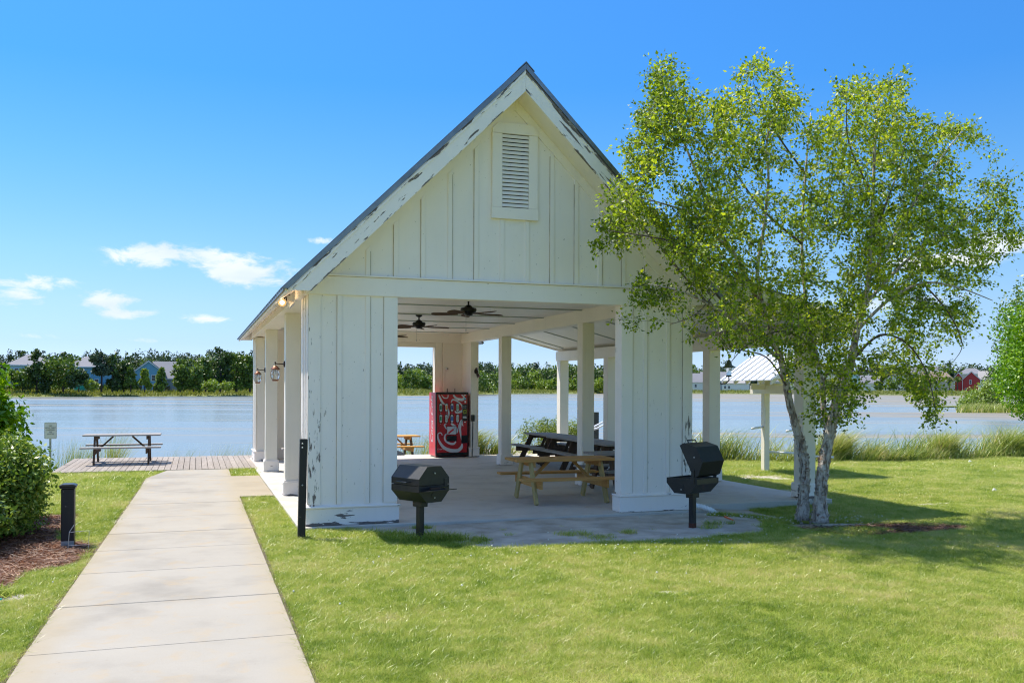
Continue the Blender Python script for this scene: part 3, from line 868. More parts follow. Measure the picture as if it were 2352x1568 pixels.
# gable walls
for yy, q in ((YF, 1), (YB, -1)):
    ya, yb = sorted((yy + q * 0.02, yy + q * 0.20))
    zt = 6.333
    xw = XC - (zt - 3.564) / SL
    gw = MB().prism([(xw, 3.564), (2 * XC - xw, 3.564), (XC, zt)], 'y', ya, yb).build('gable_wall', M['paint'], pav)
    if q < 0: continue
    for k in range(-7, 7):
        bx = XC + 0.2025 + 0.405 * k
        z1 = zr(bx, zt) - 0.17 if abs(bx - XC) > 0.33 else 4.50
        if z1 < 3.72: continue
        if abs(bx - XC) < 0.33:
            MB().box(bx - 0.033, bx + 0.033, yy + 0.002, yy + 0.02, 3.564, 4.50).build('batten', M['paint'], gw, bevel=0.003)
            MB().box(bx - 0.033, bx + 0.033, yy + 0.002, yy + 0.02, 5.955, zr(bx, zt) - 0.17).build('batten', M['paint'], gw, bevel=0.003)
        else:
            a_, b_ = bx - 0.033, bx + 0.033
            MB().prism([(a_, 3.564), (b_, 3.564), (b_, zr(b_, zt) - 0.17), (a_, zr(a_, zt) - 0.17)], 'y', yy + 0.002, yy + 0.02).build('batten', M['paint'], gw, bevel=0.003)
            joint_shade_line(gw, a_ - 0.0062 if k % 3 else b_ + 0.0002, yy + 0.004, yy + 0.021, 3.564, min(zr(b_, zt), zr(a_, zt)) - 0.19)
    for s_ in (-1, 1):
        xe = XC + s_ * (zt - 3.565) / SL
        xe2 = XC + s_ * (zt - 0.17 - 3.565) / SL
        MB().prism([(xe, 3.565), (xe2, 3.565), (XC + s_ * 0.001, zt - 0.17), (XC + s_ * 0.001, zt)], 'y', yy - 0.003, yy + 0.019).build('frieze_board', M['paint'], gw)

# louvred vent
vt = MB().box(4.36, 4.785, YF - 0.002, YF + 0.015, 4.68, 5.80).build('louvre_vent', M['black'], pav)
MB().box(4.20, 4.36, YF - 0.03, YF + 0.019, 4.68, 5.79).build('vent_frame', M['paint'], vt, bevel=0.004)
MB().box(4.785, 4.93, YF - 0.03, YF + 0.019, 4.68, 5.79).build('vent_frame', M['paint'], vt, bevel=0.004)
MB().prism([(4.20, 5.792), (4.93, 5.792), (4.93, 5.86), (4.83, 5.955), (4.30, 5.955), (4.20, 5.86)], 'y', YF - 0.034, YF + 0.019).build('vent_head', M['paint'], vt, bevel=0.004)
MB().box(4.19, 4.94, YF - 0.034, YF + 0.019, 4.505, 4.678).build('vent_sill', M['paint'], vt, bevel=0.004)
nsl = 18
for k in range(nsl):
    z_ = 4.69 + (1.10 / nsl) * (k + 0.5)
    MB().prism([(YF - 0.028, z_ - 0.026), (YF - 0.024, z_ - 0.030), (YF - 0.003, z_ + 0.018), (YF - 0.006, z_ + 0.022)], 'x', 4.362, 4.783).build('slat', M['paint'], vt)

# roof: two slopes with ribs, rake boards, flashing, soffits
YA, YZ = 12.77, 26.80
TOP = 6.70
for s_, nm in ((-1, 'left'), (1, 'right')):
    xe = XC + s_ * (TOP - 3.29) / SL
    sh_ = MB().prism([(XC, TOP - 0.12), (XC, TOP), (xe, zr(xe, TOP)), (xe, zr(xe, TOP) - 0.035), (xe - s_ * 0.1, zr(xe, TOP) + 0.03 - 0.0), (XC, TOP - 0.14)][:4], 'y', YA, YZ)
    rs_ = MB()
    if s_ < 0: rs_.prism([(XC, TOP - 0.035), (XC, TOP), (xe, zr(xe, TOP)), (xe, zr(xe, TOP) - 0.035)], 'y', YA, YZ)
    else:
        xm = 7.34
        rs_.prism([(XC, TOP - 0.035), (XC, TOP), (xm, zr(xm, TOP)), (xm, zr(xm, TOP) - 0.035)], 'y', YA, YZ)
        for ya_, yb_ in ((YA, 13.24), (26.06, YZ)):
            rs_.prism([(xm, zr(xm, TOP) - 0.035), (xm, zr(xm, TOP)), (xe, zr(xe, TOP)), (xe, zr(xe, TOP) - 0.035)], 'y', ya_, yb_)
    rs = rs_.build('roof_slope', M['roofmetal'], pav)
    for k in range(46):
        yy = YA + 0.15 + k * 0.305
        if yy > YZ - 0.1: break
        xr_ = 7.30 if (s_ > 0 and 13.2 < yy < 26.0) else xe + s_ * 0.02
        MB().prism([(XC + s_ * 0.12, zr(XC + s_ * 0.12, TOP) + 0.002), (XC + s_ * 0.12, zr(XC + s_ * 0.12, TOP) + 0.034), (xr_, zr(xr_, TOP) + 0.034), (xr_, zr(xr_, TOP) + 0.002)],
                   'y', yy, yy + 0.045).build('roof_rib', M['roofmetal'], rs)
    # rake board: front and back
    for (ya, yb) in ((YA - 0.02, YA + 0.02), (YZ - 0.02, YZ + 0.02)):
        t1, t2 = 6.623, 6.31
        MB().prism([(XC + s_ * 0.0015, t2), (XC + s_ * 0.0015, t1), (XC + s_ * (t1 - 3.27) / SL, 3.27), (XC + s_ * (t2 - 3.27) / SL, 3.27)], 'y', ya, yb).build(
            'rake_board', M['paint_rake_l'] if s_ < 0 else M['paint_rake_r'], pav, label='%s rake board with flaking white paint' % nm)
        # flashing laps the board
        MB().prism([(XC + s_ * 0.0015, 6.625), (XC + s_ * 0.0015, TOP + 0.012), (XC + s_ * (TOP + 0.012 - 3.29) / SL, 3.29), (XC + s_ * (6.625 - 3.29) / SL, 3.29)], 'y', ya - 0.018 if ya < 20 else ya, yb if ya < 20 else yb + 0.018).build('rake_flashing', M['roofmetal'], pav)
        MB().prism([(XC + s_ * 0.0015, 6.565), (XC + s_ * 0.0015, 6.60), (XC + s_ * (6.60 - 3.29) / SL, 3.29), (XC + s_ * (6.565 - 3.29) / SL, 3.29)], 'y', ya - 0.012 if ya < 20 else yb, ya if ya < 20 else yb + 0.012).build('shadow_strip', M['paint_rake_l'] if s_ < 0 else M['paint_rake_r'], pav)
    # sloping soffit under the gable overhang
    for (ya, yb) in ((YA + 0.022, YF + 0.018), (YB - 0.018, YZ - 0.022)):
        MB().prism([(XC + s_ * 0.0015, 6.335), (XC + s_ * 0.0015, 6.36), (XC + s_ * (6.36 - 3.3) / SL, 3.3), (XC + s_ * (6.335 - 3.3) / SL, 3.3)], 'y', ya, yb).build('gable_soffit', M['cream'], pav)
    # eave soffit, rising to the side beam
    xi = 1.44 if s_ < 0 else 7.70
    if s_ < 0:
        MB().prism([(1.165, 3.255), (1.165, 3.275), (1.437, 3.47), (1.437, 3.44)], 'y', YA + 0.022, YZ - 0.022).build('eave_soffit', M['paint'], pav)
        MB().prism([(1.135, 3.235), (1.163, 3.235), (1.163, 3.29), (1.135, 3.29)], 'y', YA + 0.022, YZ - 0.022).build('eave_fascia', M['paint'], pav)
MB().prism([(XC - 0.13, TOP - 0.10), (XC, TOP + 0.028), (XC + 0.13, TOP - 0.10), (XC + 0.13, TOP - 0.085), (XC, TOP + 0.045), (XC - 0.13, TOP - 0.085)], 'y', YA - 0.04, YZ + 0.04).build('ridge_cap', M['roofmetal'], pav)
# small return at the left eave's lower front corner
MB().box(1.44, 1.50, YA + 0.03, YF - 0.02, 3.28, 3.50).build('eave_return', M['cream'], pav)

# ceiling and its battens
MB().box(1.852, 7.358, YF + 0.252, YB - 0.252, 3.54, 3.58).build('ceiling_panel', M['ceiling'], pav)
for yy in (15.05, 17.12, 19.28, 21.25, 23.3, 25.3):
    MB().box(1.854, 7.356, yy, yy + 0.055, 3.52, 3.539).build('ceiling_batten', M['batten_grey'], pav)

# lean-to wing on the right
WX0, WX1, WYA, WYZ = 7.30, 10.85, 13.25, 26.05


def zw(x): return 3.54 - 0.25 * (x - 8.75)


MB().prism([(7.645, zw(7.645)), (WX1 - 0.02, zw(WX1 - 0.02)), (WX1 - 0.02, zw(WX1 - 0.02) + 0.03), (7.645, zw(7.645) + 0.03)], 'y', WYA + 0.05, WYZ - 0.05).build('wing_ceiling', M['ceiling'], pav)
for yy in (15.1, 17.2, 19.3, 21.3, 23.3, 25.3):
    MB().prism([(7.65, zw(7.65) - 0.02), (10.28, zw(10.28) - 0.02), (10.28, zw(10.28) - 0.001), (7.65, zw(7.65) - 0.001)], 'y', yy, yy + 0.055).build('ceiling_batten', M['batten_grey'], pav)
wr = MB().prism([(WX0, zw(WX0) + 0.15), (WX1 + 0.03, zw(WX1) + 0.15), (WX1 + 0.03, zw(WX1) + 0.185), (WX0, zw(WX0) + 0.19)], 'y', WYA, WYZ).build('wing_roof', M['roofmetal'], pav)
for k in range(42):
    yy = WYA + 0.1 + k * 0.305
    MB().prism([(8.02, zw(8.02) + 0.19), (WX1 + 0.05, zw(WX1) + 0.186), (WX1 + 0.05, zw(WX1) + 0.215), (8.02, zw(8.02) + 0.22)], 'y', yy, yy + 0.045).build('roof_rib', M['roofmetal'], wr)
for (ya, yb) in ((WYA, WYA + 0.045), (WYZ - 0.045, WYZ)):
    MB().prism([(7.66, zw(7.66) - 0.06), (WX1, zw(WX1) - 0.04), (WX1, zw(WX1) + 0.148), (7.66, zw(7.66) + 0.148)], 'y', ya, yb).build('wing_fascia', M['paint'], pav)
MB().box(WX1 - 0.018, WX1 + 0.006, WYA + 0.05, WYZ - 0.05, zw(WX1) - 0.05, zw(WX1) + 0.147).build('wing_eave_fascia', M['paint'], pav)
MB().box(10.29, 10.58, 13.6, 25.95, 2.78, 3.06).build('outer_beam', M['cream'], pav, bevel=0.005)
MB().prism([(10.585, 2.85), (WX1 - 0.02, 2.85), (WX1 - 0.02, 2.87), (10.585, 2.87)], 'y', WYA + 0.05, WYZ - 0.05).build('wing_soffit', M['paint'], pav)
MB().prism([(7.66, 3.24), (8.0, 3.24), (7.66, 3.60)], 'y', WYA - 0.03, WYA - 0.002).build('eave_end_panel', M['paint'], pav)

# ------------------------------------------------------------------ ceiling fans
def fan(x, y, rot, label):
    f_ = thing('ceiling_fan', (x, y, 3.54), label, 'ceiling fan', 'dark ceiling fans under the pavilion ceiling')
    MB().lathe([(0.075, -0.0), (0.07, -0.03), (0.03, -0.055)], (x, y, 3.54), 16).build('canopy', M['fan'], f_, smooth=True)
    MB().tube([(x, y, 3.49), (x, y, 3.40)], 0.016, 8).build('downrod', M['fan'], f_)
    MB().lathe([(0.035, 0.09), (0.06, 0.07), (0.075, 0.045), (0.135, 0.035), (0.145, 0.0), (0.13, -0.035), (0.08, -0.05), (0.075, -0.085), (0.04, -0.10)], (x, y, 3.335), 20).build('motor_housing', M['fan'], f_, smooth=True)
    for k in range(5):
        a = rot + k * 2 * math.pi / 5
        d = Vector((math.cos(a), math.sin(a), 0)); n_ = Vector((-d.y, d.x, 0))
        c_ = Vector((x, y, 3.275))
        pts = [(0.20, 0.045), (0.30, 0.065), (0.5, 0.075), (0.62, 0.07), (0.665, 0.045), (0.675, 0.0)]
        tilt = Vector((0, 0, 0.22))
        ring = [c_ + d * r_ + (n_ + tilt) * w_ for r_, w_ in pts] + [c_ + d * r_ - (n_ + tilt) * w_ for r_, w_ in reversed(pts[:-1])]
        n2_ = len(ring); th = Vector((0, 0, 0.008))
        fcs = [tuple(range(n2_)), tuple(range(2 * n2_ - 1, n2_ - 1, -1))] + [(i, i + n2_, (i + 1) % n2_ + n2_, (i + 1) % n2_) for i in range(n2_)]
        MB().add(ring + [p - th for p in ring], fcs).build('blade', M['fanblade'], f_)
        MB().bar(c_ + d * 0.08, c_ + d * 0.24, 0.035, 0.01).build('blade_arm', M['fan'], f_)
    cx_, cy_ = x - 0.06, y - 0.05
    MB().tube([(cx_, cy_, 3.25), (cx_, cy_, 3.0)], 0.0035, 5).build('pull_chain', M['steel'], f_)
    MB().lathe([(0.006, 0), (0.010, -0.02), (0.008, -0.045)], (cx_, cy_, 3.0), 8).build('pull_knob', M['steel'], f_)


fan(4.57, 15.72, 0.15, 'dark ceiling fan hanging nearest the front opening')
fan(4.57, 19.55, 0.0, 'dark ceiling fan in the middle of the pavilion ceiling')
fan(4.57, 23.3, 0.35, 'dark ceiling fan near the rear, mostly hidden behind the left pier')

# ------------------------------------------------------------------ picnic tables
def picnic_table(top_m, leg_m, L=1.83, name='picnic_table', brace=True):
    t_ = bpy.data.objects.new(name, None); col.objects.link(t_); t_.empty_display_size = 0.3
    n_ = 5; W_ = 0.74; pw = W_ / n_
    for i in range(n_):
        y_ = -W_ / 2 + pw * i
        MB().box(-L / 2 + random.uniform(-.004, .004), L / 2, y_ + 0.004, y_ + pw - 0.004, 0.705, 0.745).build('top_board', top_m, t_, bevel=0.004)
    for s_ in (-1, 1):
        for j in range(2):
            y_ = s_ * 0.66 + (j - 1) * 0.135 if s_ > 0 else -0.66 + (j - 1) * 0.135
            MB().box(-L / 2 - 0.02, L / 2 + 0.02, y_ + 0.004, y_ + 0.131, 0.415, 0.452).build('seat_board', top_m, t_, bevel=0.004)
    for x_ in (-L / 2 + 0.28, L / 2 - 0.28):
        for s_ in (-1, 1):
            MB().bar((x_, s_ * 0.58, 0.0), (x_, s_ * 0.24, 0.704), 0.04, 0.14, side=(1, 0, 0)).build('leg', leg_m, t_, bevel=0.004)
        sx = 0.041 if x_ < 0 else -0.041
        MB().box(min(x_ + sx - .019, x_ + sx + .019), max(x_ + sx - .019, x_ + sx + .019), -0.72, 0.72, 0.275, 0.414).build('seat_bearer', top_m if top_m is M['newwood'] else leg_m, t_, bevel=0.004)
        MB().box(min(x_ + sx - .019, x_ + sx + .019), max(x_ + sx - .019, x_ + sx + .019), -0.35, 0.35, 0.615, 0.704).build('top_bearer', leg_m if top_m is not M['newwood'] else top_m, t_, bevel=0.004)
        MB().bar((x_ + sx * 1.6, 0, 0.36), (x_ * 0.35, 0, 0.69), 0.08, 0.04, side=(0, 1, 0)).build('brace', leg_m if top_m is not M['newwood'] else top_m, t_, bevel=0.004)
    return t_


def place(o, x, y, z, rz, label, group=None):
    o.location = (x, y, z); o.rotation_euler = (0, 0, rz)
    tag(o, label, 'picnic table', group); return o


G = 'weathered picnic tables under and behind the pavilion'
place(picnic_table(M['newwood'], M['newwood_leg']), 6.05, 15.0, 0, R(-2), 'new yellow pine picnic table behind the right front pier')
old = picnic_table(M['oldwood'], M['oldwood_leg'])
place(old, 8.93, 22.95, 0, R(92), 'weathered picnic table at the far end of the row under the side wing', G)
for (x, y, z, rz, lab) in ((8.83, 21.05, 0, R(91), 'weathered picnic table in the middle of the row under the side wing'),
                           (8.80, 19.15, 0, R(89.5), 'weathered picnic table at the near end of the row, partly behind the column'),
                           (8.0, 16.05, 0, R(1), 'weathered picnic table just beyond the new pine table, mostly hidden by the pier'),
                           (3.0, 22.9, 0, R(3), 'weathered picnic table seen between the left hand columns'),
                           (2.78, 17.25, 0, R(-3), 'weathered picnic table whose end pokes out past the left pier'),
                           (-1.76, 25.7, 0.003, R(0), 'weathered picnic table standing alone on the dock beside the path')):
    place(copy_tree(old), x, y, z, rz, lab, G)
place(picnic_table(M['newwood'], M['oldwood_leg']), 5.6, 28.0, -0.247, R(2), 'brown picnic table on the lower dock seen through the rear opening')

# ------------------------------------------------------------------ text helper
def text_mesh(name, body, size, mat, parent, loc, rot, shear=0.0, extrude=0.001, align='CENTER', sx=1.0):
    cu = bpy.data.curves.new(name, 'FONT'); cu.body = body; cu.size = size; cu.extrude = extrude
    cu.align_x = align; cu.align_y = 'CENTER'; cu.shear = shear; cu.resolution_u = 2
    to = bpy.data.objects.new(name, cu); col.objects.link(to)
    bpy.context.view_layer.update()
    me = bpy.data.meshes.new_from_object(to.evaluated_get(bpy.context.evaluated_depsgraph_get()))
    bpy.data.objects.remove(to)
    me.materials.clear(); me.materials.append(mat)
    o = bpy.data.objects.new(name, me); col.objects.link(o)
    o.parent = parent
    o.location = Vector(loc) - origin_of(parent); o.rotation_euler = rot; o.scale = (sx, 1, 1)
    return o


# ------------------------------------------------------------------ drinks machine
vm = thing('vending_machine', (6.86, 25.6, 0), 'red and black soft drink vending machine against the rear pier', 'vending machine')
VX0, VX1, VY0, VY1, VZ = 6.39, 7.34, 25.2, 26.0, 1.83
MB().box(VX0, VX1, VY0 + 0.09, VY1, 0.04, VZ).build('cabinet', M['redside'], vm, bevel=0.01)
MB().box(VX0 + 0.03, VX1 - 0.03, VY0 + 0.12, VY1 - 0.05, 0.004, 0.04).build('foot_frame', M['machine_black'], vm)
door = MB().box(VX0, VX1, VY0 + 0.02, VY0 + 0.088, 0.05, VZ + 0.012).build('door', M['machine_black'], vm, bevel=0.012)
MB().box(VX0 + 0.035, VX1 - 0.035, VY0 + 0.008, VY0 + 0.022, 0.14, VZ - 0.05).build('front_panel', M['red'], door, bevel=0.003)
yf = VY0 + 0.006


def vpt(a, b):
    """a 0..1 across the panel, b 0..1 up it"""
    return (VX0 + 0.035 + a * (VX1 - VX0 - 0.07), 0.14 + b * (VZ - 0.19))


def ribbon(pts, wds, depth, name='white_swash', mat=None):
    P = [Vector((*vpt(a, b), 0)) for a, b in pts]
    # smooth with Catmull-Rom
    Q = []; W_ = []
    for i in range(len(P) - 1):
        p0_ = P[max(i - 1, 0)]; p1_ = P[i]; p2_ = P[i + 1]; p3_ = P[min(i + 2, len(P) - 1)]
        for k in range(6):
            t_ = k / 6
            Q.append(0.5 * ((2 * p1_) + (p2_ - p0_) * t_ + (2 * p0_ - 5 * p1_ + 4 * p2_ - p3_) * t_ ** 2 + (-p0_ + 3 * p1_ - 3 * p2_ + p3_) * t_ ** 3))
            W_.append(wds[i] * (1 - t_) + wds[i + 1] * t_)
    Q.append(P[-1]); W_.append(wds[-1])
    vs = []
    for i, p in enumerate(Q):
        d = (Q[min(i + 1, len(Q) - 1)] - Q[max(i - 1, 0)]).normalized(); n_ = Vector((-d.y, d.x, 0)) * W_[i] / 2
        for e in (p + n_, p - n_):
            vs.append((min(max(e.x, VX0 + .036), VX1 - .036), yf - depth, min(max(e.y, .142), VZ - .052)))
    fs = [(2 * i, 2 * i + 1, 2 * i + 3, 2 * i + 2) for i in range(len(Q) - 1)]
    me_o = mesh_obj(name, vs, fs, mat or M['machine_white'], door)
    md = me_o.modifiers.new('s', 'SOLIDIFY'); md.thickness = 0.001
    return me_o


ribbon([(0.17, 0.30), (0.12, 0.34), (0.03, 0.32), (0.05, 0.22), (0.20, 0.10), (0.42, 0.04), (0.66, 0.03), (0.80, 0.08), (0.83, 0.15)], [.02, .03, .03, .05, .08, .10, .10, .09, .03], 0.0)
ribbon([(0.81, 0.20), (0.77, 0.34), (0.75, 0.45), (0.82, 0.55), (0.84, 0.47), (0.88, 0.46)], [.01, .05, .09, .06, .03, .005], 0.0)
ribbon([(0.46, 0.34), (0.28, 0.31), (0.26, 0.22), (0.40, 0.16), (0.55, 0.15), (0.62, 0.19)], [.015, .04, .05, .06, .06, .03], 0.0005)
ribbon([(0.30, 0.50), (0.24, 0.47), (0.32, 0.40)], [.02, .04, .03], 0.0005)
ribbon([(0.46, 0.50), (0.60, 0.44), (0.66, 0.36), (0.56, 0.31)], [.05, .07, .06, .03], 0.0005)
ribbon([(0.05, 0.99), (0.10, 0.93), (0.17, 0.86), (0.30, 0.80), (0.38, 0.70), (0.35, 0.60), (0.28, 0.55)], [.03, .06, .06, .02, .05, .05, .04], 0.0)
ribbon([(0.14, 0.99), (0.22, 0.94), (0.34, 0.94), (0.36, 0.99)], [.015, .03, .03, .02], 0.0)
ribbon([(0.53, 0.99), (0.64, 0.93), (0.84, 0.91), (0.88, 0.96), (0.80, 0.99)], [.04, .07, .08, .05, .02], 0.0)
ribbon([(0.46, 0.86), (0.52, 0.91), (0.70, 0.87), (0.82, 0.80), (0.84, 0.72), (0.66, 0.69), (0.58, 0.71)], [.02, .04, .04, .04, .06, .07, .02], 0.0)
# eight can buttons
for r_ in range(2):
    for c_ in range(4):
        cx_ = 0.115 + 0.185 * c_; cz_ = (0.775, 0.585)[r_]
        x_, z_ = vpt(cx_, cz_)
        def cap(wd, ht, d0, d1, nm, mt, pr_):
            pts = []
            for k in range(16):
                a = 2 * math.pi * k / 16
                pts.append((x_ + wd * math.cos(a), z_ + (ht - wd) * (1 if math.sin(a) >= 0 else -1) + wd * math.sin(a)))
            return MB().prism(pts, 'y', yf - d1, yf - d0).build(nm, mt, pr_)
        cap(0.052, 0.128, 0.002, 0.010, 'button_rim', M['machine_black'], door)
        cols_ = [[(0.05, 0.22, 0.12), (0.75, 0.30, 0.08), (0.06, 0.07, 0.28), (0.25, 0.45, 0.32)], [(0.05, 0.33, 0.16), (0.45, 0.50, 0.42), (0.02, 0.10, 0.45), (0.55, 0.52, 0.42)]]
        mt_ = simple('can_print', cols_[r_][c_], 0.2, 0, 0.4, 25)
        cap(0.036, 0.108, 0.010, 0.014, 'can_picture', M['machine_white'], door)
        MB().box(x_ - 0.026, x_ + 0.026, yf - 0.016, yf - 0.0141, z_ - 0.062, z_ + 0.055).build('can_print', mt_, door)
        MB().box(x_ - 0.008, x_ + 0.008, yf - 0.006, yf - 0.001, z_ - 0.155, z_ - 0.14).build('select_light', M['whiteplastic'], door)
# card reader column, bill slot, picture, delivery bin
MB().box(7.155, 7.29, yf - 0.012, yf - 0.001, 1.03, 1.50).build('payment_panel', M['machine_black'], door, bevel=0.003)
yl = simple('yellow_frame', (0.55, 0.62, 0.04), 0.4)
for (a0, a1, b0, b1) in ((7.19, 7.27, 1.325, 1.337), (7.19, 7.27, 1.235, 1.247), (7.19, 7.202, 1.248, 1.324), (7.258, 7.27, 1.248, 1.324)):
    MB().box(a0, a1, yf - 0.016, yf - 0.0125, b0, b1).build('reader_frame', yl, door)
MB().box(7.17, 7.28, yf - 0.016, yf - 0.0125, 1.10, 1.16).build('coin_slot', M['steel'], door)
text_mesh('thank_you_print', 'Thank\nYou!', 0.045, M['machine_white'], door, (7.22, yf - 0.0135, 1.42), (R(90), 0, 0))
MB().box(7.20, 7.27, yf - 0.003, yf - 0.001, 1.63, 1.68).build('sticker', simple('sticker_blue', (0.15, 0.5, 0.7), 0.5), door)
MB().box(7.22, 7.265, yf - 0.003, yf - 0.001, 1.54, 1.60).build('sticker', M['whiteplastic'], door)
MB().box(7.21, 7.26, yf - 0.003, yf - 0.001, 1.745, 1.77).build('sticker', M['whiteplastic'], door)
MB().box(7.21, 7.26, yf - 0.003, yf - 0.001, 0.985, 1.01).build('sticker', M['whiteplastic'], door)
MB().box(7.02, 7.09, yf - 0.003, yf - 0.001, 1.61, 1.66).build('sticker', M['whiteplastic'], door)
MB().box(6.70, 6.985, yf - 0.010, yf - 0.001, 0.64, 0.885).build('picture_rim', M['machine_black'], door)
MB().box(6.715, 6.97, yf - 0.013, yf - 0.0105, 0.655, 0.87).build('bottle_picture', M['machine_white'], door)
MB().bar((6.75, yf - 0.0148, 0.68), (6.90, yf - 0.0148, 0.80), 0.003, 0.05, side=(0, 1, 0)).build('bottle_print', M['redside'], door)
MB().bar((6.89, yf - 0.0148, 0.79), (6.94, yf - 0.0148, 0.85), 0.003, 0.018, side=(0, 1, 0)).build('bottle_print', M['steel'], door)
MB().box(6.70, 6.99, yf - 0.014, yf - 0.001, 0.46, 0.61).build('delivery_bin', M['machine_black'], door, bevel=0.003)
MB().box(7.13, 7.30, yf - 0.012, yf - 0.001, 0.40, 0.62).build('coin_return', M['machine_black'], door, bevel=0.003)
text_mesh('brand_print', 'Coca-Cola', 0.062, M['machine_white'], door, (6.56, yf - 0.003, 0.24), (R(90), 0, 0), 0.4)
side_t = text_mesh('side_brand_print', 'Coca-Cola', 0.40, M['machine_white'], vm, (VX0 - 0.003, 25.66, 1.05), (0, 0, 0), 0.35, sx=0.78)
side_t.rotation_euler = Matrix(((0, 0, -1), (0, 1, 0), (1, 0, 0))).to_4x4().to_euler()
side_t.rotation_euler = (Matrix(((0, 0, -1), (0, 1, 0), (1, 0, 0))) @ Matrix.Identity(3)).to_euler()
side_t.rotation_euler = Matrix(((0, 0, -1), (0, 1, 0), (1, 0, 0))).transposed().transposed().to_euler()
# conduit, box and switch on the pier behind
cd = thing('electrical_conduit', (7.42, 25.12, 0), 'black power cable and outlet box on the pier beside the drinks machine', 'conduit')
MB().tube([(7.44, 25.17, 0.02), (7.45, 25.16, 0.5), (7.46, 25.165, 1.1)], 0.014, 6).build('cable', M['black'], cd)
MB().box(7.40, 7.50, 25.10, 25.165, 1.02, 1.20).build('outlet_box', M['machine_black'], cd, bevel=0.01)
for (x_, lab) in ((6.92, 'thicker'), (7.15, 'thinner')):
    sp_ = thing('cable_riser', (x_, 26.02, 1.84), '%s short black cable rising above the drinks machine' % lab, 'cable')
    MB().tube([(x_, 25.98, 1.7), (x_, 25.98, 1.95)], 0.014 if lab == 'thicker' else 0.008, 6).build('cable_sheath', M['machine_black'], sp_)
cmr = thing('security_camera', (6.94, 26.08, 2.52), 'small white dome security camera above the drinks machine', 'camera')
MB().lathe([(0.045, 0.0), (0.045, -0.03), (0.03, -0.055)], (6.94, 26.105, 2.52), 12, 'y').build('camera_housing', M['whiteplastic'], cmr, smooth=True)
MB().lathe([(0.022, -0.055), (0.016, -0.068), (0.004, -0.073)], (6.94, 26.105, 2.52), 10, 'y').build('camera_lens', M['machine_black'], cmr, smooth=True)

# flood light on the rear pier end
def twin_flood(loc, label, lit, ns, sc=1.0, metal=None):
    f_ = thing('flood_light', loc, label, 'flood light')
    x, y, z = loc; metal = metal or M['brownmetal']
    if ns == 'down':
        MB().lathe([(0.065, 0), (0.06, -0.015), (0.02, -0.03)], (x, y, z), 14).build('mount_plate', metal, f_)
        heads = (((-0.06, -0.10, -0.13), (-0.18, -0.95, -0.2), lit), ((0.06, -0.04, -0.14), (0.55, -0.2, -0.5), False))
    else:
        MB().lathe([(0.06, 0), (0.055, -0.02), (0.02, -0.03)], (x, y, z), 12, 'y').build('mount_plate', metal, f_)
        heads = (((-0.03, -0.10, 0.06), (-0.3, -0.6, -0.7), False), ((0.02, -0.10, -0.10), (0.3, -0.4, -0.8), False))
    em = None
    for (o_, d_, on) in heads:
        p = Vector(loc) + Vector(o_); d = Vector(d_).normalized()
        a_, b_ = p - d * 0.055, p + d * 0.05
        MB().tube([Vector(loc) + Vector((0, 0, -0.02 if ns == 'down' else 0)), p - d * 0.07], 0.01, 6).build('swivel_arm', metal, f_)
        rr = [0.028, 0.05, 0.062] if ns == 'down' else [0.03, 0.045, 0.055]
        MB().tube([a_, p, b_], rr, 14).build('lamp_shade', M['whiteplastic'] if ns == 'down' else metal, f_, smooth=False)
        if on:
            m_, nt_, out_ = new_mat('lit_bulb'); e_ = nt_.n('ShaderNodeEmission'); e_.inputs[0].default_value = (1.0, 0.86, 0.62, 1); e_.inputs[1].default_value = 1.6; nt_.l(e_.outputs[0], out_.inputs[0])
            m2, nt2, out2 = new_mat('lit_bulb_rim'); e2 = nt2.n('ShaderNodeEmission'); e2.inputs[0].default_value = (1.0, 0.52, 0.18, 1); e2.inputs[1].default_value = 0.45; nt2.l(e2.outputs[0], out2.inputs[0])
            MB().tube([b_ + d * 0.001, b_ + d * 0.004], [0.061, 0.060], 18).build('bulb_face', m2, f_)
            MB().tube([b_ + d * 0.0045, b_ + d * 0.02], [0.036, 0.02], 14).build('bulb', m_, f_)
            ld = bpy.data.lights.new('bulb_light', 'POINT'); ld.energy = 0.8; ld.color = (1, 0.7, 0.4); ld.shadow_soft_size = 0.04
            lo = bpy.data.objects.new('bulb_light', ld); col.objects.link(lo); lo.parent = f_; lo.location = (b_ + d * 0.06) - Vector(loc)
    return f_


twin_flood((1.31, 14.55, 3.385), 'twin flood light under the left eave with one bulb lit', True, 'down')
twin_flood((7.56, 25.19, 2.42), 'unlit twin flood light on the end of the rear right pier', False, 'wall')
dl = thing('recessed_light', (9.3, 21.6, zw(9.3)), 'small round recessed light glowing in the wing ceiling', 'ceiling light')
m_, nt_, out_ = new_mat('recessed_glow'); e_ = nt_.n('ShaderNodeEmission'); e_.inputs[0].default_value = (1.0, 0.72, 0.42, 1); e_.inputs[1].default_value = 1.6; nt_.l(e_.outputs[0], out_.inputs[0])
MB().lathe([(0.095, -0.004), (0.09, -0.012)], (9.3, 21.6, zw(9.3)), 18).build('light_trim', M['whiteplastic'], dl)
MB().lathe([(0.06, -0.0125), (0.055, -0.016)], (9.3, 21.6, zw(9.3)), 18).build('light_lens', m_, dl)

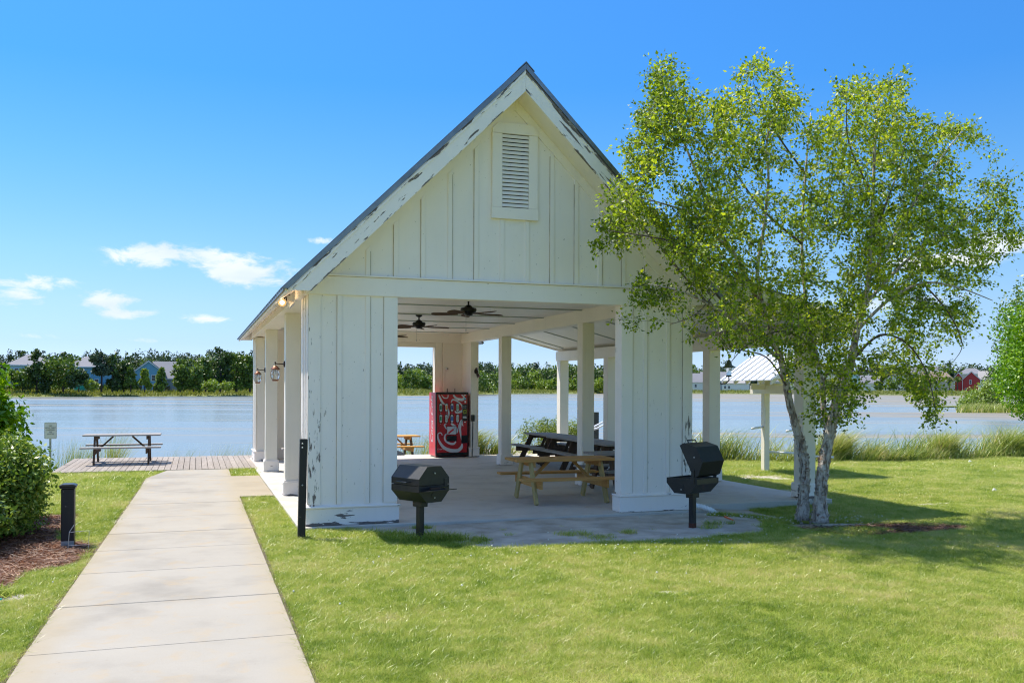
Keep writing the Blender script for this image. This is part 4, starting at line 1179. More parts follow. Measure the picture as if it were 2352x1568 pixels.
# copper wall lanterns on the left columns
glass, nt_, out_ = new_mat('lantern_glass')
g1 = nt_.n('ShaderNodeBsdfGlass'); g1.inputs['Roughness'].default_value = 0.15; g1.inputs['IOR'].default_value = 1.1
t1 = nt_.n('ShaderNodeBsdfTransparent'); mx_ = nt_.n('ShaderNodeMixShader'); mx_.inputs[0].default_value = 0.35
d1 = nt_.n('ShaderNodeBsdfDiffuse'); d1.inputs[0].default_value = (0.7, 0.7, 0.66, 1); mx3 = nt_.n('ShaderNodeMixShader'); mx3.inputs[0].default_value = 0.25
nt_.l(g1.outputs[0], mx_.inputs[1]); nt_.l(t1.outputs[0], mx_.inputs[2]); nt_.l(mx_.outputs[0], mx3.inputs[1]); nt_.l(d1.outputs[0], mx3.inputs[2]); nt_.l(mx3.outputs[0], out_.inputs[0])


def wall_lantern(xc, y, z, label):
    """hangs from an arm that leaves the column's left face"""
    f_ = thing('wall_lantern', (xc, y, z), label, 'wall lamp', 'copper lanterns on the left columns')
    x = xc - 0.17
    MB().lathe([(0.06, 0), (0.055, -0.02), (0.02, -0.028)], (xc, y, z + 0.13), 14, 'x').build('wall_plate', M['brownmetal'], f_, smooth=True)
    MB().tube([(xc - 0.02, y, z + 0.13), (x, y, z + 0.135), (x, y, z + 0.09)], 0.011, 6).build('arm', M['brownmetal'], f_)
    MB().lathe([(0.012, 0.17), (0.016, 0.15), (0.008, 0.13)], (x, y, z), 10).build('finial', M['brownmetal'], f_)
    MB().lathe([(0.03, 0.10), (0.045, 0.085), (0.085, 0.04), (0.088, 0.03), (0.05, 0.03)], (x, y, z), 18).build('hood', M['copper'], f_, smooth=True)
    MB().lathe([(0.045, 0.028), (0.072, -0.01), (0.08, -0.06), (0.074, -0.11), (0.05, -0.15)], (x, y, z), 18).build('glass_jar', glass, f_, smooth=True)
    for k in range(6):
        a = k * math.pi / 3
        pts = [(x + r_ * math.cos(a), y + r_ * math.sin(a), z + h_) for r_, h_ in ((0.05, 0.028), (0.077, -0.01), (0.085, -0.06), (0.079, -0.11), (0.054, -0.155))]
        MB().tube(pts, 0.0035, 4).build('cage_bar', M['copper'], f_)
    MB().lathe([(0.058, -0.15), (0.06, -0.165), (0.05, -0.18)], (x, y, z), 16).build('lantern_base', M['copper'], f_, smooth=True)
    MB().lathe([(0.014, 0.02), (0.02, -0.03), (0.012, -0.08)], (x, y, z), 10).build('lantern_bulb', M['whiteplastic'], f_, smooth=True)


wall_lantern(1.54, 17.25, 2.25, 'copper caged lantern on the nearer left column')
wall_lantern(1.54, 22.25, 2.23, 'copper caged lantern on the farther left column')
# lantern on the wing column, on a gooseneck that rises from below
ln = thing('gooseneck_lantern', (10.57, 17.28, 2.2), 'green hooded gooseneck lantern on the outer wing column', 'wall lamp')
lx, ly = 10.86, 17.28
MB().lathe([(0.05, 0), (0.045, 0.02)], (10.571, ly, 2.15), 12, 'x').build('wall_plate', M['brownmetal'], ln)
MB().tube([(10.58, ly, 2.15), (10.66, ly, 2.07), (10.78, ly, 2.07), (lx, ly, 2.14), (lx, ly, 2.22)], 0.014, 8).build('gooseneck', M['brownmetal'], ln, smooth=True)
MB().lathe([(0.06, 2.22), (0.062, 2.25), (0.045, 2.255)], (lx, ly, 0), 14).build('lantern_base', M['piling'], ln)
MB().lathe([(0.052, 2.255), (0.056, 2.40), (0.05, 2.41)], (lx, ly, 0), 16).build('glass_jar', glass, ln, smooth=True)
MB().lathe([(0.15, 2.41), (0.145, 2.425), (0.07, 2.47), (0.06, 2.50), (0.055, 2.54), (0.02, 2.58), (0.008, 2.60)], (lx, ly, 0), 20).build('hood', simple('verdigris_metal', (0.10, 0.11, 0.055), 0.5, 0.4), ln, smooth=True)

# ------------------------------------------------------------------ barbecue grills
def grill(loc, rz, label, lid_angle, shelf=True, post_h=0.5, rusty=False):
    g_ = thing('barbecue_grill', (0, 0, 0), label, 'grill')
    ph = post_h
    MB().box(-0.042, 0.042, -0.042, 0.042, -0.12, ph).build('post', M['black'], g_, bevel=0.01)
    if rusty: MB().box(-0.0435, 0.0435, -0.0435, 0.0435, -0.12, 0.10).build('rusty_post_foot', M['rust'], g_, bevel=0.01)
    MB().box(-0.085, 0.085, -0.06, 0.06, ph - 0.075, ph).build('swivel_collar', M['black'], g_, bevel=0.006)
    L = 0.54; hw = 0.25
    low = [(-hw, 0.215), (-hw, 0.14), (-0.12, 0.0), (0.12, 0.0), (hw, 0.14), (hw, 0.215)]
    upp = [(-hw, 0.0), (-hw, 0.085), (-0.115, 0.235), (0.115, 0.235), (hw, 0.085), (hw, 0.0)]
    def shell(prof, nm, tr=Matrix.Identity(4)):
        th = 0.008; n_ = len(prof); cx_ = sum(p[0] for p in prof) / n_; cz_ = sum(p[1] for p in prof) / n_
        inner = [(cx_ + (p[0] - cx_) * 0.96, cz_ + (p[1] - cz_) * 0.96) for p in prof]
        poly = prof + inner[::-1]
        b = MB()
        vs = []
        for x_ in (-L / 2, L / 2):
            vs += [tr @ Vector((x_, p[0], p[1])) for p in poly]
        m2 = len(poly); fs = [(i, i + 1, m2 + i + 1, m2 + i) for i in range(m2 - 1)] + [(m2 - 1, 0, m2, 2 * m2 - 1)]
        b.add(vs, fs)
        for (xa, xb) in ((-L / 2 - 0.006, -L / 2), (L / 2, L / 2 + 0.006)):
            vs = [tr @ Vector((xa, p[0] * 1.02, p[1])) for p in prof] + [tr @ Vector((xb, p[0] * 1.02, p[1])) for p in prof]
            b.add(vs, [tuple(range(n_)), tuple(range(2 * n_ - 1, n_ - 1, -1))] + [(i, i + n_, (i + 1) % n_ + n_, (i + 1) % n_) for i in range(n_)])
        return b.build(nm, M['black'], g_)
    z0 = ph + 0.002
    shell([(a, b + z0) for a, b in low], 'fire_box')
    tr = Matrix.Translation((0, hw, z0 + 0.222)) @ Matrix.Rotation(-lid_angle, 4, 'X') @ Matrix.Translation((0, -hw, 0))
    if lid_angle: tr = Matrix.Translation((0, hw - 0.03, z0 + 0.245)) @ Matrix.Rotation(-lid_angle, 4, 'X') @ Matrix.Translation((0, -hw, -0.02))
    lid = shell(upp, 'lid', tr)
    for s_ in (-1, 1):
        x_ = s_ * (L / 2 + 0.01)
        MB().lathe([(0.045, 0.0), (0.045, s_ * 0.006)], (x_ - s_ * 0.004, 0, z0 + 0.09), 14, 'x').build('air_vent', M['black'], g_)
        MB().lathe([(0.010, 0.0), (0.010, s_ * 0.012)], (x_ - s_ * 0.003, 0.0, z0 + 0.06), 8, 'x').build('bolt', M['steel'], g_)
        q = tr @ Vector((x_, 0, 0.15))
        MB().lathe([(0.011, 0.0), (0.011, s_ * 0.012)], q, 8, 'x').build('bolt', M['steel'], g_)
        q2 = tr @ Vector((x_, hw - 0.06, 0.02))
        MB().bar(Vector((x_, hw - 0.06, z0 + 0.16)), q2 + Vector((0, 0, 0.05)), 0.012, 0.05, side=(1, 0, 0)).build('hinge_arm', M['black'], g_)
    # grate bars
    gb = MB()
    for k in range(14):
        y_ = -hw + 0.03 + k * (2 * hw - 0.06) / 13
        gb.tube([(-L / 2 + 0.012, y_, z0 + 0.19), (L / 2 - 0.012, y_, z0 + 0.19)], 0.005, 5)
    gb.build('cooking_grate', M['steel'] if False else M['black'], g_)['kind'] = 'stuff'
    hp = tr @ Vector((0, -hw, 0.04))
    hn = (tr.to_3x3() @ Vector((0, -1, 0))).normalized()
    MB().tube([hp + Vector((-0.1, 0, 0)), hp + Vector((-0.1, 0, 0)) + hn * 0.06, hp + Vector((0.1, 0, 0)) + hn * 0.06, hp + Vector((0.1, 0, 0))], 0.009, 6).build('lid_handle', M['black'], g_)
    if shelf:
        MB().add([(L / 2 + 0.008, -0.22, z0 + 0.155), (L / 2 + 0.008, 0.22, z0 + 0.155), (L / 2 + 0.19, 0.22, z0 + 0.175), (L / 2 + 0.19, -0.22, z0 + 0.175),
                  (L / 2 + 0.008, -0.22, z0 + 0.145), (L / 2 + 0.008, 0.22, z0 + 0.145), (L / 2 + 0.19, 0.22, z0 + 0.165), (L / 2 + 0.19, -0.22, z0 + 0.165)],
                 [(0, 1, 2, 3), (7, 6, 5, 4), (0, 4, 5, 1), (1, 5, 6, 2), (2, 6, 7, 3), (3, 7, 4, 0)]).build('side_shelf', M['black'], g_)
    g_.location = loc; g_.rotation_euler = (0, 0, rz)
    return g_


g1 = grill((2.76, 11.70, -0.04), R(-19 - 44), 'black barbecue grill with closed lid in front of the left pier', 0.0, True, 0.535)
grill((6.76, 11.70, -0.06), R(-153.9), 'black barbecue grill with open lid in front of the right pier', R(62), False, 0.53, True)
ut = thing('grill_brush', (3.0, 11.4, 0.70), 'dark brush with wooden neck lying on the shelf of the closed grill', 'brush')
e1 = g1.matrix_basis @ Vector((0.36, -0.14, 0.713)); e2 = g1.matrix_basis @ Vector((0.37, 0.15, 0.718)); em_ = e1.lerp(e2, 0.5)
MB().bar(em_ + Vector((0, 0, .01)), e2 + Vector((0, 0, .016)), 0.022, 0.015).build('handle', M['machine_black'], ut)
MB().bar(e1 + Vector((0, 0, .012)), em_ + Vector((0, 0, .01)), 0.035, 0.02).build('bristle_head', M['brownmetal'], ut)

# ------------------------------------------------------------------ posts, sign, little things
bp_ = thing('black_post', (1.33, 12.34, -0.05), 'tall plain black square post beside the left front corner', 'post')
MB().bar((1.315, 12.34, -0.2), (1.345, 12.36, 1.28), 0.095, 0.095, side=(1, 0, 0)).build('shaft', M['blackpaint'], bp_, bevel=0.006)
for z_ in (1.22, 1.17, 0.68): MB().lathe([(0.012, 0), (0.008, -0.012)], (1.325, 12.29, z_), 8, 'y').build('bolt', M['steel'], bp_)
bo = thing('bollard', (-1.5, 12.72, -0.05), 'black wooden bollard with a flat cap beside the hedge', 'bollard')
MB().box(-1.575, -1.425, 12.645, 12.795, -0.2, 0.685).build('shaft', M['blackpaint'], bo, bevel=0.008)
MB().box(-1.574, -1.426, 12.643, 12.797, -0.05, 0.035).build('bare_wood_foot', M['oldwood'], bo)
MB().box(-1.59, -1.41, 12.63, 12.81, 0.686, 0.708).build('cap_lip', M['black'], bo, bevel=0.004)
MB().prism([(-1.60, 0.7085), (-1.40, 0.7085), (-1.40, 0.725), (-1.44, 0.742), (-1.56, 0.742), (-1.60, 0.725)], 'y', 12.62, 12.82).build('cap', M['black'], bo, bevel=0.005)
wf = thing('wire_frame', (-1.2, 12.0, -0.03), 'bent thin white wire sign frame stuck in the pine straw by the bollard', 'wire frame')
wp = lambda u, v: at(u, v, 12.15)
MB().tube([wp(156, 1262), wp(159, 1222), wp(170, 1205)], 0.004, 5).build('wire', M['steel'], wf)
MB().tube([wp(159, 1222), wp(186, 1219), wp(205, 1218), wp(203, 1262)], 0.003, 5).build('wire', M['steel'], wf)
MB().tube([wp(158, 1252), wp(200, 1250)], 0.003, 5).build('wire', M['steel'], wf)

sg = thing('park_sign', (-3.47, 25.9, -0.05), 'small white metal sign on a steel post beside the hedge and dock', 'sign')
n_ = 5; cr = 0.03; sx0, sx1, sz0, sz1 = -3.61, -3.325, 0.635, 1.055
pts = []
for (cx_, cz_, a0) in ((sx1 - cr, sz1 - cr, 0), (sx0 + cr, sz1 - cr, 90), (sx0 + cr, sz0 + cr, 180), (sx1 - cr, sz0 + cr, 270)):
    for k in range(5):
        a = R(a0 + 22.5 * k); pts.append((cx_ + cr * math.cos(a), cz_ + cr * math.sin(a)))
MB().prism(pts, 'y', 25.895, 25.90).build('sign_plate', M['signface'], sg)
cxs, czs = (sx0 + sx1) / 2, (sz0 + sz1) / 2
bpts = [(cxs + (a - cxs) * 0.955, czs + (b - czs) * 0.968) for a, b in pts]; ipts = [(cxs + (a - cxs) * 0.93, czs + (b - czs) * 0.95) for a, b in pts]
nn = len(pts)
MB().add([(a, 25.8935, b) for a, b in bpts] + [(a, 25.8935, b) for a, b in ipts], [(i, (i + 1) % nn, (i + 1) % nn + nn, i + nn) for i in range(nn)]).build('sign_border', M['signtext'], sg)
for k, s_ in enumerate(('NO', 'GOLF CART', 'PARKING', 'ON', 'DOCKS')):
    text_mesh('sign_lettering', s_, 0.047, M['signtext'], sg, (cxs, 25.892, 0.965 - k * 0.052), (R(90), 0, 0), sx=0.95)
MB().box(-3.50, -3.45, 25.902, 25.93, -1.2, 1.03).build('sign_post', M['steel'], sg)
hb = MB()
for k in range(20): hb.box(-3.483, -3.467, 25.8985, 25.9015, -0.05 + 0.032 * k, -0.036 + 0.032 * k)
hb.build('post_hole', M['black'], sg)['kind'] = 'stuff'

dp = thing('drain_pipe', (7.5, 12.9, 0), 'white corrugated drain elbow at the foot of the right pier', 'drain pipe')
pts = [Vector((7.56, 13.16, 0.085)), Vector((7.68, 13.06, 0.075)), Vector((7.82, 12.93, 0.02)), Vector((7.90, 12.86, -0.06))]
pl = []; rl = []
for i in range(3):
    for k in range(8):
        pl.append(pts[i].lerp(pts[i + 1], k / 8)); rl.append(0.042 if (k % 2) else 0.034)
MB().tube(pl, rl, 12).build('corrugated_hose', M['whiteplastic'], dp)
og = thing('orange_stake', (8.2, 12.3, -0.03), 'short orange plastic stake lying on the bare ground', 'stake')
pa = at(1665, 1176, 12.45); pb = at(1684, 1191, 12.1)
MB().bar((pa.x, pa.y, -0.02), (pb.x, pb.y, -0.03), 0.03, 0.03).build('stake_rod', M['orange'], og, bevel=0.005)
tl = thing('pool_float', (-1.9, 9.4, -0.03), 'flat teal and white board lying in the grass at the left edge', 'board')
MB().prism([(-2.6, 9.0), (-2.25, 8.93), (-1.98, 9.05), (-1.86, 9.32), (-1.80, 9.50), (-2.3, 9.62), (-2.75, 9.5)], 'z', -0.02, 0.0).build('board_face', M['machine_white'], tl, bevel=0.006)
MB().prism([(-2.75, 9.42), (-1.84, 9.40), (-1.66, 9.50), (-2.7, 9.66)], 'z', 0.0005, 0.02).build('teal_edge', simple('teal_plastic', (0.12, 0.62, 0.50), 0.4), tl, bevel=0.005)
for (u, v, lab) in ((3639, 1733, 'white scrap of litter far out on the right lawn'), (3732, 1842, 'tiny white scrap of litter near the right edge of the lawn')):
    p = at(u / 1.6327, v / 1.6327, 20); s_ = (-0.12 - EYE) / (p.z - EYE); q = Vector((0, 0, EYE)) + (p - Vector((0, 0, EYE))) * s_
    lt = MB().add([(q.x - .06, q.y, -0.115), (q.x + .06, q.y - .02, -0.10), (q.x + .05, q.y + .07, -0.09), (q.x - .05, q.y + .06, -0.11), (q.x, q.y + .03, -0.05)], [(0, 1, 4), (1, 2, 4), (2, 3, 4), (3, 0, 4), (3, 2, 1, 0)]).build('litter', M['whiteplastic'])
    tag(lt, lab, 'litter')

# ------------------------------------------------------------------ kayak shelter
ks = thing('kayak_shelter', (13.75, 20.15, -0.12), 'small white kayak rack shelter with pale ribbed metal roof by the shore', 'shelter')
KX0, KX1, KXC, KY0, KY1 = 12.75, 14.70, 13.72, 18.45, 20.75
kz0, kz1 = 2.16, 2.80
for s_ in (-1, 1):
    xe = KX0 if s_ < 0 else KX1
    rf = MB().prism([(KXC, kz1), (xe, kz0), (xe, kz0 + 0.02), (KXC, kz1 + 0.022)], 'y', KY0, KY1).build('roof_slope', M['roofwhite'], ks)
    k = 0; yy = KY0 + 0.02
    while yy < KY1 - 0.03:
        MB().prism([(KXC, kz1 + 0.023), (xe + s_ * 0.02, kz0 + 0.014), (xe + s_ * 0.02, kz0 + 0.034), (KXC, kz1 + 0.044)], 'y', yy, yy + 0.018).build('roof_rib', M['roofwhite'], rf)
        yy += 0.3
    for k in range(5):
        yy = KY0 + 0.08 + k * 0.52
        MB().prism([(KXC, kz1 - 0.12), (KXC, kz1 - 0.003), (xe - s_ * 0.04, kz0 + 0.03), (xe - s_ * 0.04, kz0 - 0.10)], 'y', yy, yy + 0.045).build('rafter', M['paint'], ks)
MB().prism([(KX0 + 0.06, kz0 + 0.04), (KX1 - 0.06, kz0 + 0.04), (KXC, kz1 - 0.02)], 'y', KY0 + 0.01, KY0 + 0.05).build('gable_panel', M['paint'], ks)
MB().box(13.58, 13.64, 18.6, 20.6, kz0 - 0.32, kz0 - 0.11).build('carrying_beam', M['cream'], ks)
MB().box(13.80, 13.86, 18.6, 20.6, kz0 - 0.32, kz0 - 0.11).build('carrying_beam', M['cream'], ks)
for yy in (20.03, 18.60):
    MB().box(13.2, 14.3, yy - 0.02, yy - 0.10, kz0 - 0.21, kz0 - 0.06).build('tie_beam', M['cream'], ks, bevel=0.004)
for yy in (18.62, 20.05):
    MB().box(13.642, 13.798, yy, yy + 0.15, -0.3, kz1 - 0.1).build('post', M['cream'], ks, bevel=0.005)
for (zz, py_) in ((0.98, 20.12), (0.34, 20.12), (0.98, 18.7), (0.34, 18.7)):
    for s_ in ((-1,) if zz > 0.5 else (1,)):
        MB().tube([(13.72 + s_ * 0.08, py_, zz + 0.02), (13.72 + s_ * 0.66, py_ - 0.4, zz)], 0.028, 8).build('rack_arm', M['whiteplastic'], ks, smooth=True)
MB().bar((13.66, 20.02, 0.55), (13.64, 20.03, 1.5), 0.03, 0.03).build('rack_brace', M['whiteplastic'], ks)

# ------------------------------------------------------------------ foliage machinery
def leaf_cloud(C, N, S, rg, aspect=0.6, droop=0.0, fold=0.25, flat=0.0, dirs=None):
    """kite shaped leaves at centres C with normals about N and sizes S -> verts, quads"""
    n = len(C)
    a = rg.normal(size=(n, 3)); nrm = N + rg.normal(size=(n, 3)) * (1 - flat)
    nrm /= np.linalg.norm(nrm, axis=1, keepdims=True) + 1e-9
    if dirs is not None: a = dirs + rg.normal(size=(n, 3)) * 0.5
    a[:, 2] -= droop
    a -= nrm * np.sum(a * nrm, axis=1, keepdims=True); a /= np.linalg.norm(a, axis=1, keepdims=True) + 1e-9
    b = np.cross(nrm, a); S = S[:, None]
    mid = C + a * S * 0.42
    v0_ = C; v1_ = mid + b * S * aspect / 2 - nrm * S * fold * 0.3; v2_ = C + a * S; v3_ = mid - b * S * aspect / 2 - nrm * S * fold * 0.3
    V = np.stack([v0_, v1_, v2_, v3_], 1).reshape(-1, 3)
    F = np.arange(4 * n).reshape(n, 4)
    return V, F


def crown_points(c, rad, n, rg, lumps=16, shell=0.55, squash=1.0, kind='round'):
    """leaf positions gathered in lumps over an uneven crown"""
    c = np.array(c, float); rad = np.array(rad, float)
    L = rg.normal(size=(lumps, 3)); L /= np.linalg.norm(L, axis=1, keepdims=True)
    if kind == 'cone':
        h = rg.random(lumps) ** 0.8 * 2 - 1
        rr = (1 - (h + 1) / 2) * 0.85 + 0.12
        a = rg.random(lumps) * 6.283; q = rr * np.sqrt(rg.uniform(.3, 1, lumps))
        L = np.stack([np.cos(a) * q, np.sin(a) * q, h], 1); lc = c + L * rad; lr = rad.min() * (0.25 + 0.28 * rr)
    elif kind == 'column':
        h = rg.random(lumps) * 2 - 1; a = rg.random(lumps) * 6.283; q = np.sqrt(np.clip(1 - np.abs(h) ** 3, .05, 1)) * np.sqrt(rg.uniform(.2, 1, lumps)) * .75
        L = np.stack([np.cos(a) * q, np.sin(a) * q, h * .9], 1); lc = c + L * rad; lr = np.full(lumps, rad.min() * 0.5) * rg.uniform(.6, 1.1, lumps)
    else:
        L *= rg.uniform(shell, 0.86, (lumps, 1)); lc = c + L * rad; lr = rad.mean() * rg.uniform(0.26, 0.46, lumps)
    w_ = lr ** 2; w_ = w_ / w_.sum()
    k = rg.choice(lumps, n, p=w_)
    d = rg.normal(size=(n, 3)); d /= np.linalg.norm(d, axis=1, keepdims=True)
    d[:, 2] *= squash
    r_ = rg.random(n) ** (1 / 2.6)
    P = lc[k] + d * (lr[k] * r_)[:, None]
    return P, d


def far_tree(name, u, d, vtop, halfw, kind, mat, label, group=None, n=1500, leaf=0.5, trunk=True, vbase=None, lumps=16, cat='tree'):
    g = far(u, d); zb = 1.0 if d < 380 else 1.2
    zt = topz(vtop, u, d); hw = halfw / FPX * d
    rg = np.random.default_rng(int(u * 7 + d))
    th = thing(name, (g.x, g.y, zb), label, cat, group)
    z0 = zb + (zt - zb) * (0.12 if kind != 'pine' else 0.38)
    if vbase is not None: z0 = topz(vbase, u, d)
    cz = (z0 + zt) / 2; rz_ = (zt - z0) / 2
    P, D = crown_points((g.x, g.y, cz), (hw, hw, rz_), n, rg, lumps, kind='cone' if kind == 'cone' else ('column' if kind in ('column', 'pine') else 'round'), squash=0.6 if kind == 'pine' else 0.9)
    V, F = leaf_cloud(P, D * 0.9, rg.uniform(0.6, 1.25, len(P)) * leaf, rg, 0.85)
    fast_mesh('crown', V, F, mat, th)
    if trunk:
        MB().tube([(g.x, g.y, zb - 0.5), (g.x + 0.1, g.y, (zb + zt) / 2), (g.x, g.y, zt - 0.3 * (zt - z0))], [0.03 * (zt - zb), 0.02 * (zt - zb), 0.06], 6).build('trunk', M['darkbark'], th)
    return th


# --- left part of the far shore
GL = 'trees along the far left shore'
specs = [
    (52, 262, 838, 34, 'round', 'fol_mid', 'half bare grey green tree before the leftmost blue house'),
    (84, 262, 808, 29, 'cone', 'fol_dark', 'tall dark pyramidal tree left of the broad spreading tree'),
    (145, 264, 816, 48, 'round', 'fol_mid', 'broad spreading tree between the two left blue houses'),
    (181, 262, 850, 26, 'round', 'fol_dark', 'low dark tree at the right foot of the broad spreading tree'),
    (233, 268, 806, 27, 'pine', 'fol_pine', 'tall irregular pine before the middle blue house'),
    (258, 268, 818, 17, 'cone', 'fol_dark', 'narrow dark tree just right of the tall pine'),
    (284, 272, 828, 24, 'column', 'fol_dark', 'dense dark tree left of the gabled blue house'),
    (300, 270, 845, 14, 'cone', 'fol_mid', 'medium green tree hiding the porch of the gabled blue house'),
    (332, 274, 848, 12, 'cone', 'fol_light', 'small bright conical tree before the gabled blue house'),
    (371, 276, 846, 13, 'cone', 'fol_mid', 'small loose conical tree right of the gabled blue house'),
    (414, 284, 812, 20, 'column', 'fol_mid', 'tall bright columnar tree at the edge of the right grove'),
    (445, 286, 836, 22, 'round', 'fol_mid', 'rounded tree in the middle of the far grove'),
    (472, 290, 826, 20, 'cone', 'fol_mid', 'green tree before the tallest dark crown of the grove'),
    (506, 296, 796, 25, 'column', 'fol_dark', 'tallest dark green crown of the far grove'),
    (543, 300, 800, 28, 'round', 'fol_mid', 'wide vine hung tree beside the tallest dark crown'),
    (574, 302, 812, 22, 'round', 'fol_mid', 'tree at the right end of the grove next to the columns'),
    (208, 262, 868, 16, 'round', 'fol_light', 'low yellow green shrub beside the teal building'),
    (484, 284, 872, 22, 'round', 'fol_light', 'low bright bush at the foot of the far grove'),
    (520, 288, 874, 18, 'round', 'fol_light', 'bright yellow green bush right of the lower bush'),
]
for (u, d, vt, hw, kd, mt, lab) in specs:
    low_ = vt > 860
    far_tree('bush' if low_ else 'shore_tree', u, d, vt, hw, kd, M[mt], lab, GL, n=(600 if low_ else 1900), leaf=0.62 if low_ else 0.8, trunk=not low_, vbase=896 if low_ else (893 if kd in ('cone', 'round', 'column') else None), lumps=22, cat='bush' if low_ else 'tree')

# --- woods that read as one mass
def wood_mass(name, bands, label, seed):
    rg = np.random.default_rng(seed); Vs = []; Fs = []; off = 0; mats = []
    for (ua, ub, da, db, va, vb, cnt, leaf, kinds, hw) in bands:
        for i in range(cnt):
            t_ = (i + rg.uniform(0, 1)) / cnt
            u = ua + (ub - ua) * t_; d = rg.uniform(da, db); vt = rg.uniform(va, vb)
            g = far(u, d); zt = topz(vt, u, d); zb = 1.0
            r_ = hw * rg.uniform(0.7, 1.3)
            P, D = crown_points((g.x, g.y, (zb + zt) / 2), (r_, r_, max(1.0, (zt - zb) / 2)), int(560 + 100 * rg.random()), rg, 22, kind=rg.choice(['column', 'cone', 'round']))
            V, F = leaf_cloud(P, D * 0.9, rg.uniform(0.6, 1.3, len(P)) * leaf, rg, 0.9)
            Vs.append(V); Fs.append(F + off); off += len(V); mats.append((len(F), rg.choice(kinds)))
    V = np.concatenate(Vs); F = np.concatenate(Fs)
    o = fast_mesh(name, V, F, None)
    names = sorted(set(m for _, m in mats))
    for m_ in names: o.data.materials.append(M[m_])
    mi = np.concatenate([np.full(c_, names.index(m_), dtype=np.int32) for c_, m_ in mats])
    o.data.polygons.foreach_set('material_index', mi)
    tag(o, label, kind='stuff'); return o


wood_mass('pine_wood', [(-260, 640, 460, 520, 805, 822, 130, 0.95, ['fol_pine', 'fol_pine', 'fol_dark'], 5.0),
                        (330, 640, 330, 380, 815, 835, 36, 0.8, ['fol_mid', 'fol_pine'], 4.5)], 'dark pine wood behind the blue houses across the lake', 3)
wood_mass('mixed_wood', [(620, 1130, 430, 520, 832, 846, 80, 1.0, ['fol_pine', 'fol_pine', 'fol_dark'], 6),
                         (620, 1130, 385, 425, 848, 872, 70, 0.85, ['fol_mid', 'fol_light', 'fol_mid'], 4.5),
                         (1110, 1500, 570, 650, 834, 848, 70, 1.15, ['fol_pine', 'fol_dark', 'fol_mid'], 7),
                         (1110, 1500, 545, 570, 846, 864, 50, 1.05, ['fol_mid', 'fol_dark', 'fol_light'], 6),
                         (1110, 1500, 520, 545, 864, 878, 46, 0.9, ['fol_light', 'fol_mid'], 4.5)], 'mixed green wood across the lake seen through the pavilion', 4)
wood_mass('distant_wood', [(1490, 2700, 820, 900, 832, 848, 120, 1.7, ['fol_pine', 'fol_dark'], 10),
                           (1490, 1800, 700, 760, 838, 856, 24, 1.3, ['fol_mid', 'fol_pine'], 8)], 'low distant wood behind the houses on the right', 5)

# --- marsh grass of the far bank
def blades(P, H, W_, rg, lean=(0.2, 0.05), seg=1, curl=0.3, spread=0.25):
    n = len(P); a = rg.random(n) * 6.283
    side = np.stack([np.cos(a), np.sin(a), np.zeros(n)], 1)
    ld = np.stack([np.full(n, lean[0]), np.full(n, lean[1]), np.zeros(n)], 1) + rg.normal(size=(n, 3)) * np.array([spread, spread, 0])
    V = []; rows = seg + 1
    for k in range(rows):
        t_ = k / seg
        c = P + np.array([0, 0, 1]) * (H * t_ * (1 - 0.25 * curl * t_))[:, None] + ld * (H * (t_ ** 1.8))[:, None] * (0.6 + curl)
        wk = W_ * (1 - t_ ** 1.5) if k < seg else W_ * 0.02
        V.append(c + side * wk[:, None] / 2); V.append(c - side * wk[:, None] / 2)
    V = np.stack(V, 1).reshape(-1, 3)
    base = (np.arange(n) * rows * 2)[:, None]
    F = np.concatenate([base + np.array([2 * k, 2 * k + 1, 2 * k + 3, 2 * k + 2]) for k in range(seg)], 0)
    return V, F


rg = np.random.default_rng(21)
n_ = 42000
u_ = rg.uniform(-400, 2500, n_); dd = rg.random(n_) ** 1.2 * 42 + 1
sd_ = shore_d(u_)
z_ = np.interp(dd, [0, 3, 14, 40, 60], [WZ, -0.35, 0.2, 0.9, 1.3])
fwv = np.array(fw); r0v = np.array(r0)
Pm = fwv[None] * (sd_ + dd)[:, None] + r0v[None] * ((u_ - U0) / FPX * (sd_ + dd))[:, None]; Pm[:, 2] = z_ - 0.1
V, F = blades(Pm, rg.uniform(0.5, 1.5, n_) * np.where(dd < 8, 0.6, 1.1), rg.uniform(0.2, 0.45, n_), rg, seg=2)
rg2 = np.random.default_rng(88); Vs, Fs, off = [], [], 0
for i in range(150):
    u = -260 + 900 * (i + rg2.random()) / 150; d = float(shore_d(u)) + rg2.uniform(22, 34); g = far(u, d); zt = topz(rg2.uniform(878, 888), u, d); r_ = rg2.uniform(1.6, 3.0)
    P, D = crown_points((g.x, g.y, (0.9 + zt) / 2), (r_, r_, max(0.7, (zt - 0.9) / 2)), 260, rg2, 10)
    V_, F_ = leaf_cloud(P, D * 0.9, rg2.uniform(0.6, 1.3, len(P)) * 0.6, rg2, 0.9); Vs.append(V_); Fs.append(F_ + off); off += len(V_)
tag(fast_mesh('undergrowth', np.concatenate(Vs), np.concatenate(Fs), M['fol_mid']), 'tangled green undergrowth at the foot of the trees on the far left shore', kind='stuff')
tag(fast_mesh('marsh_grass', V, F, M['marsh']), 'tall yellow green marsh grass along the far shore', kind='stuff')

# ------------------------------------------------------------------ houses
hm = {}


def hmat(c, nm):
    if nm not in hm: hm[nm] = simple(nm, c, 0.75, 0, 0.06, 0.4)
    return hm[nm]


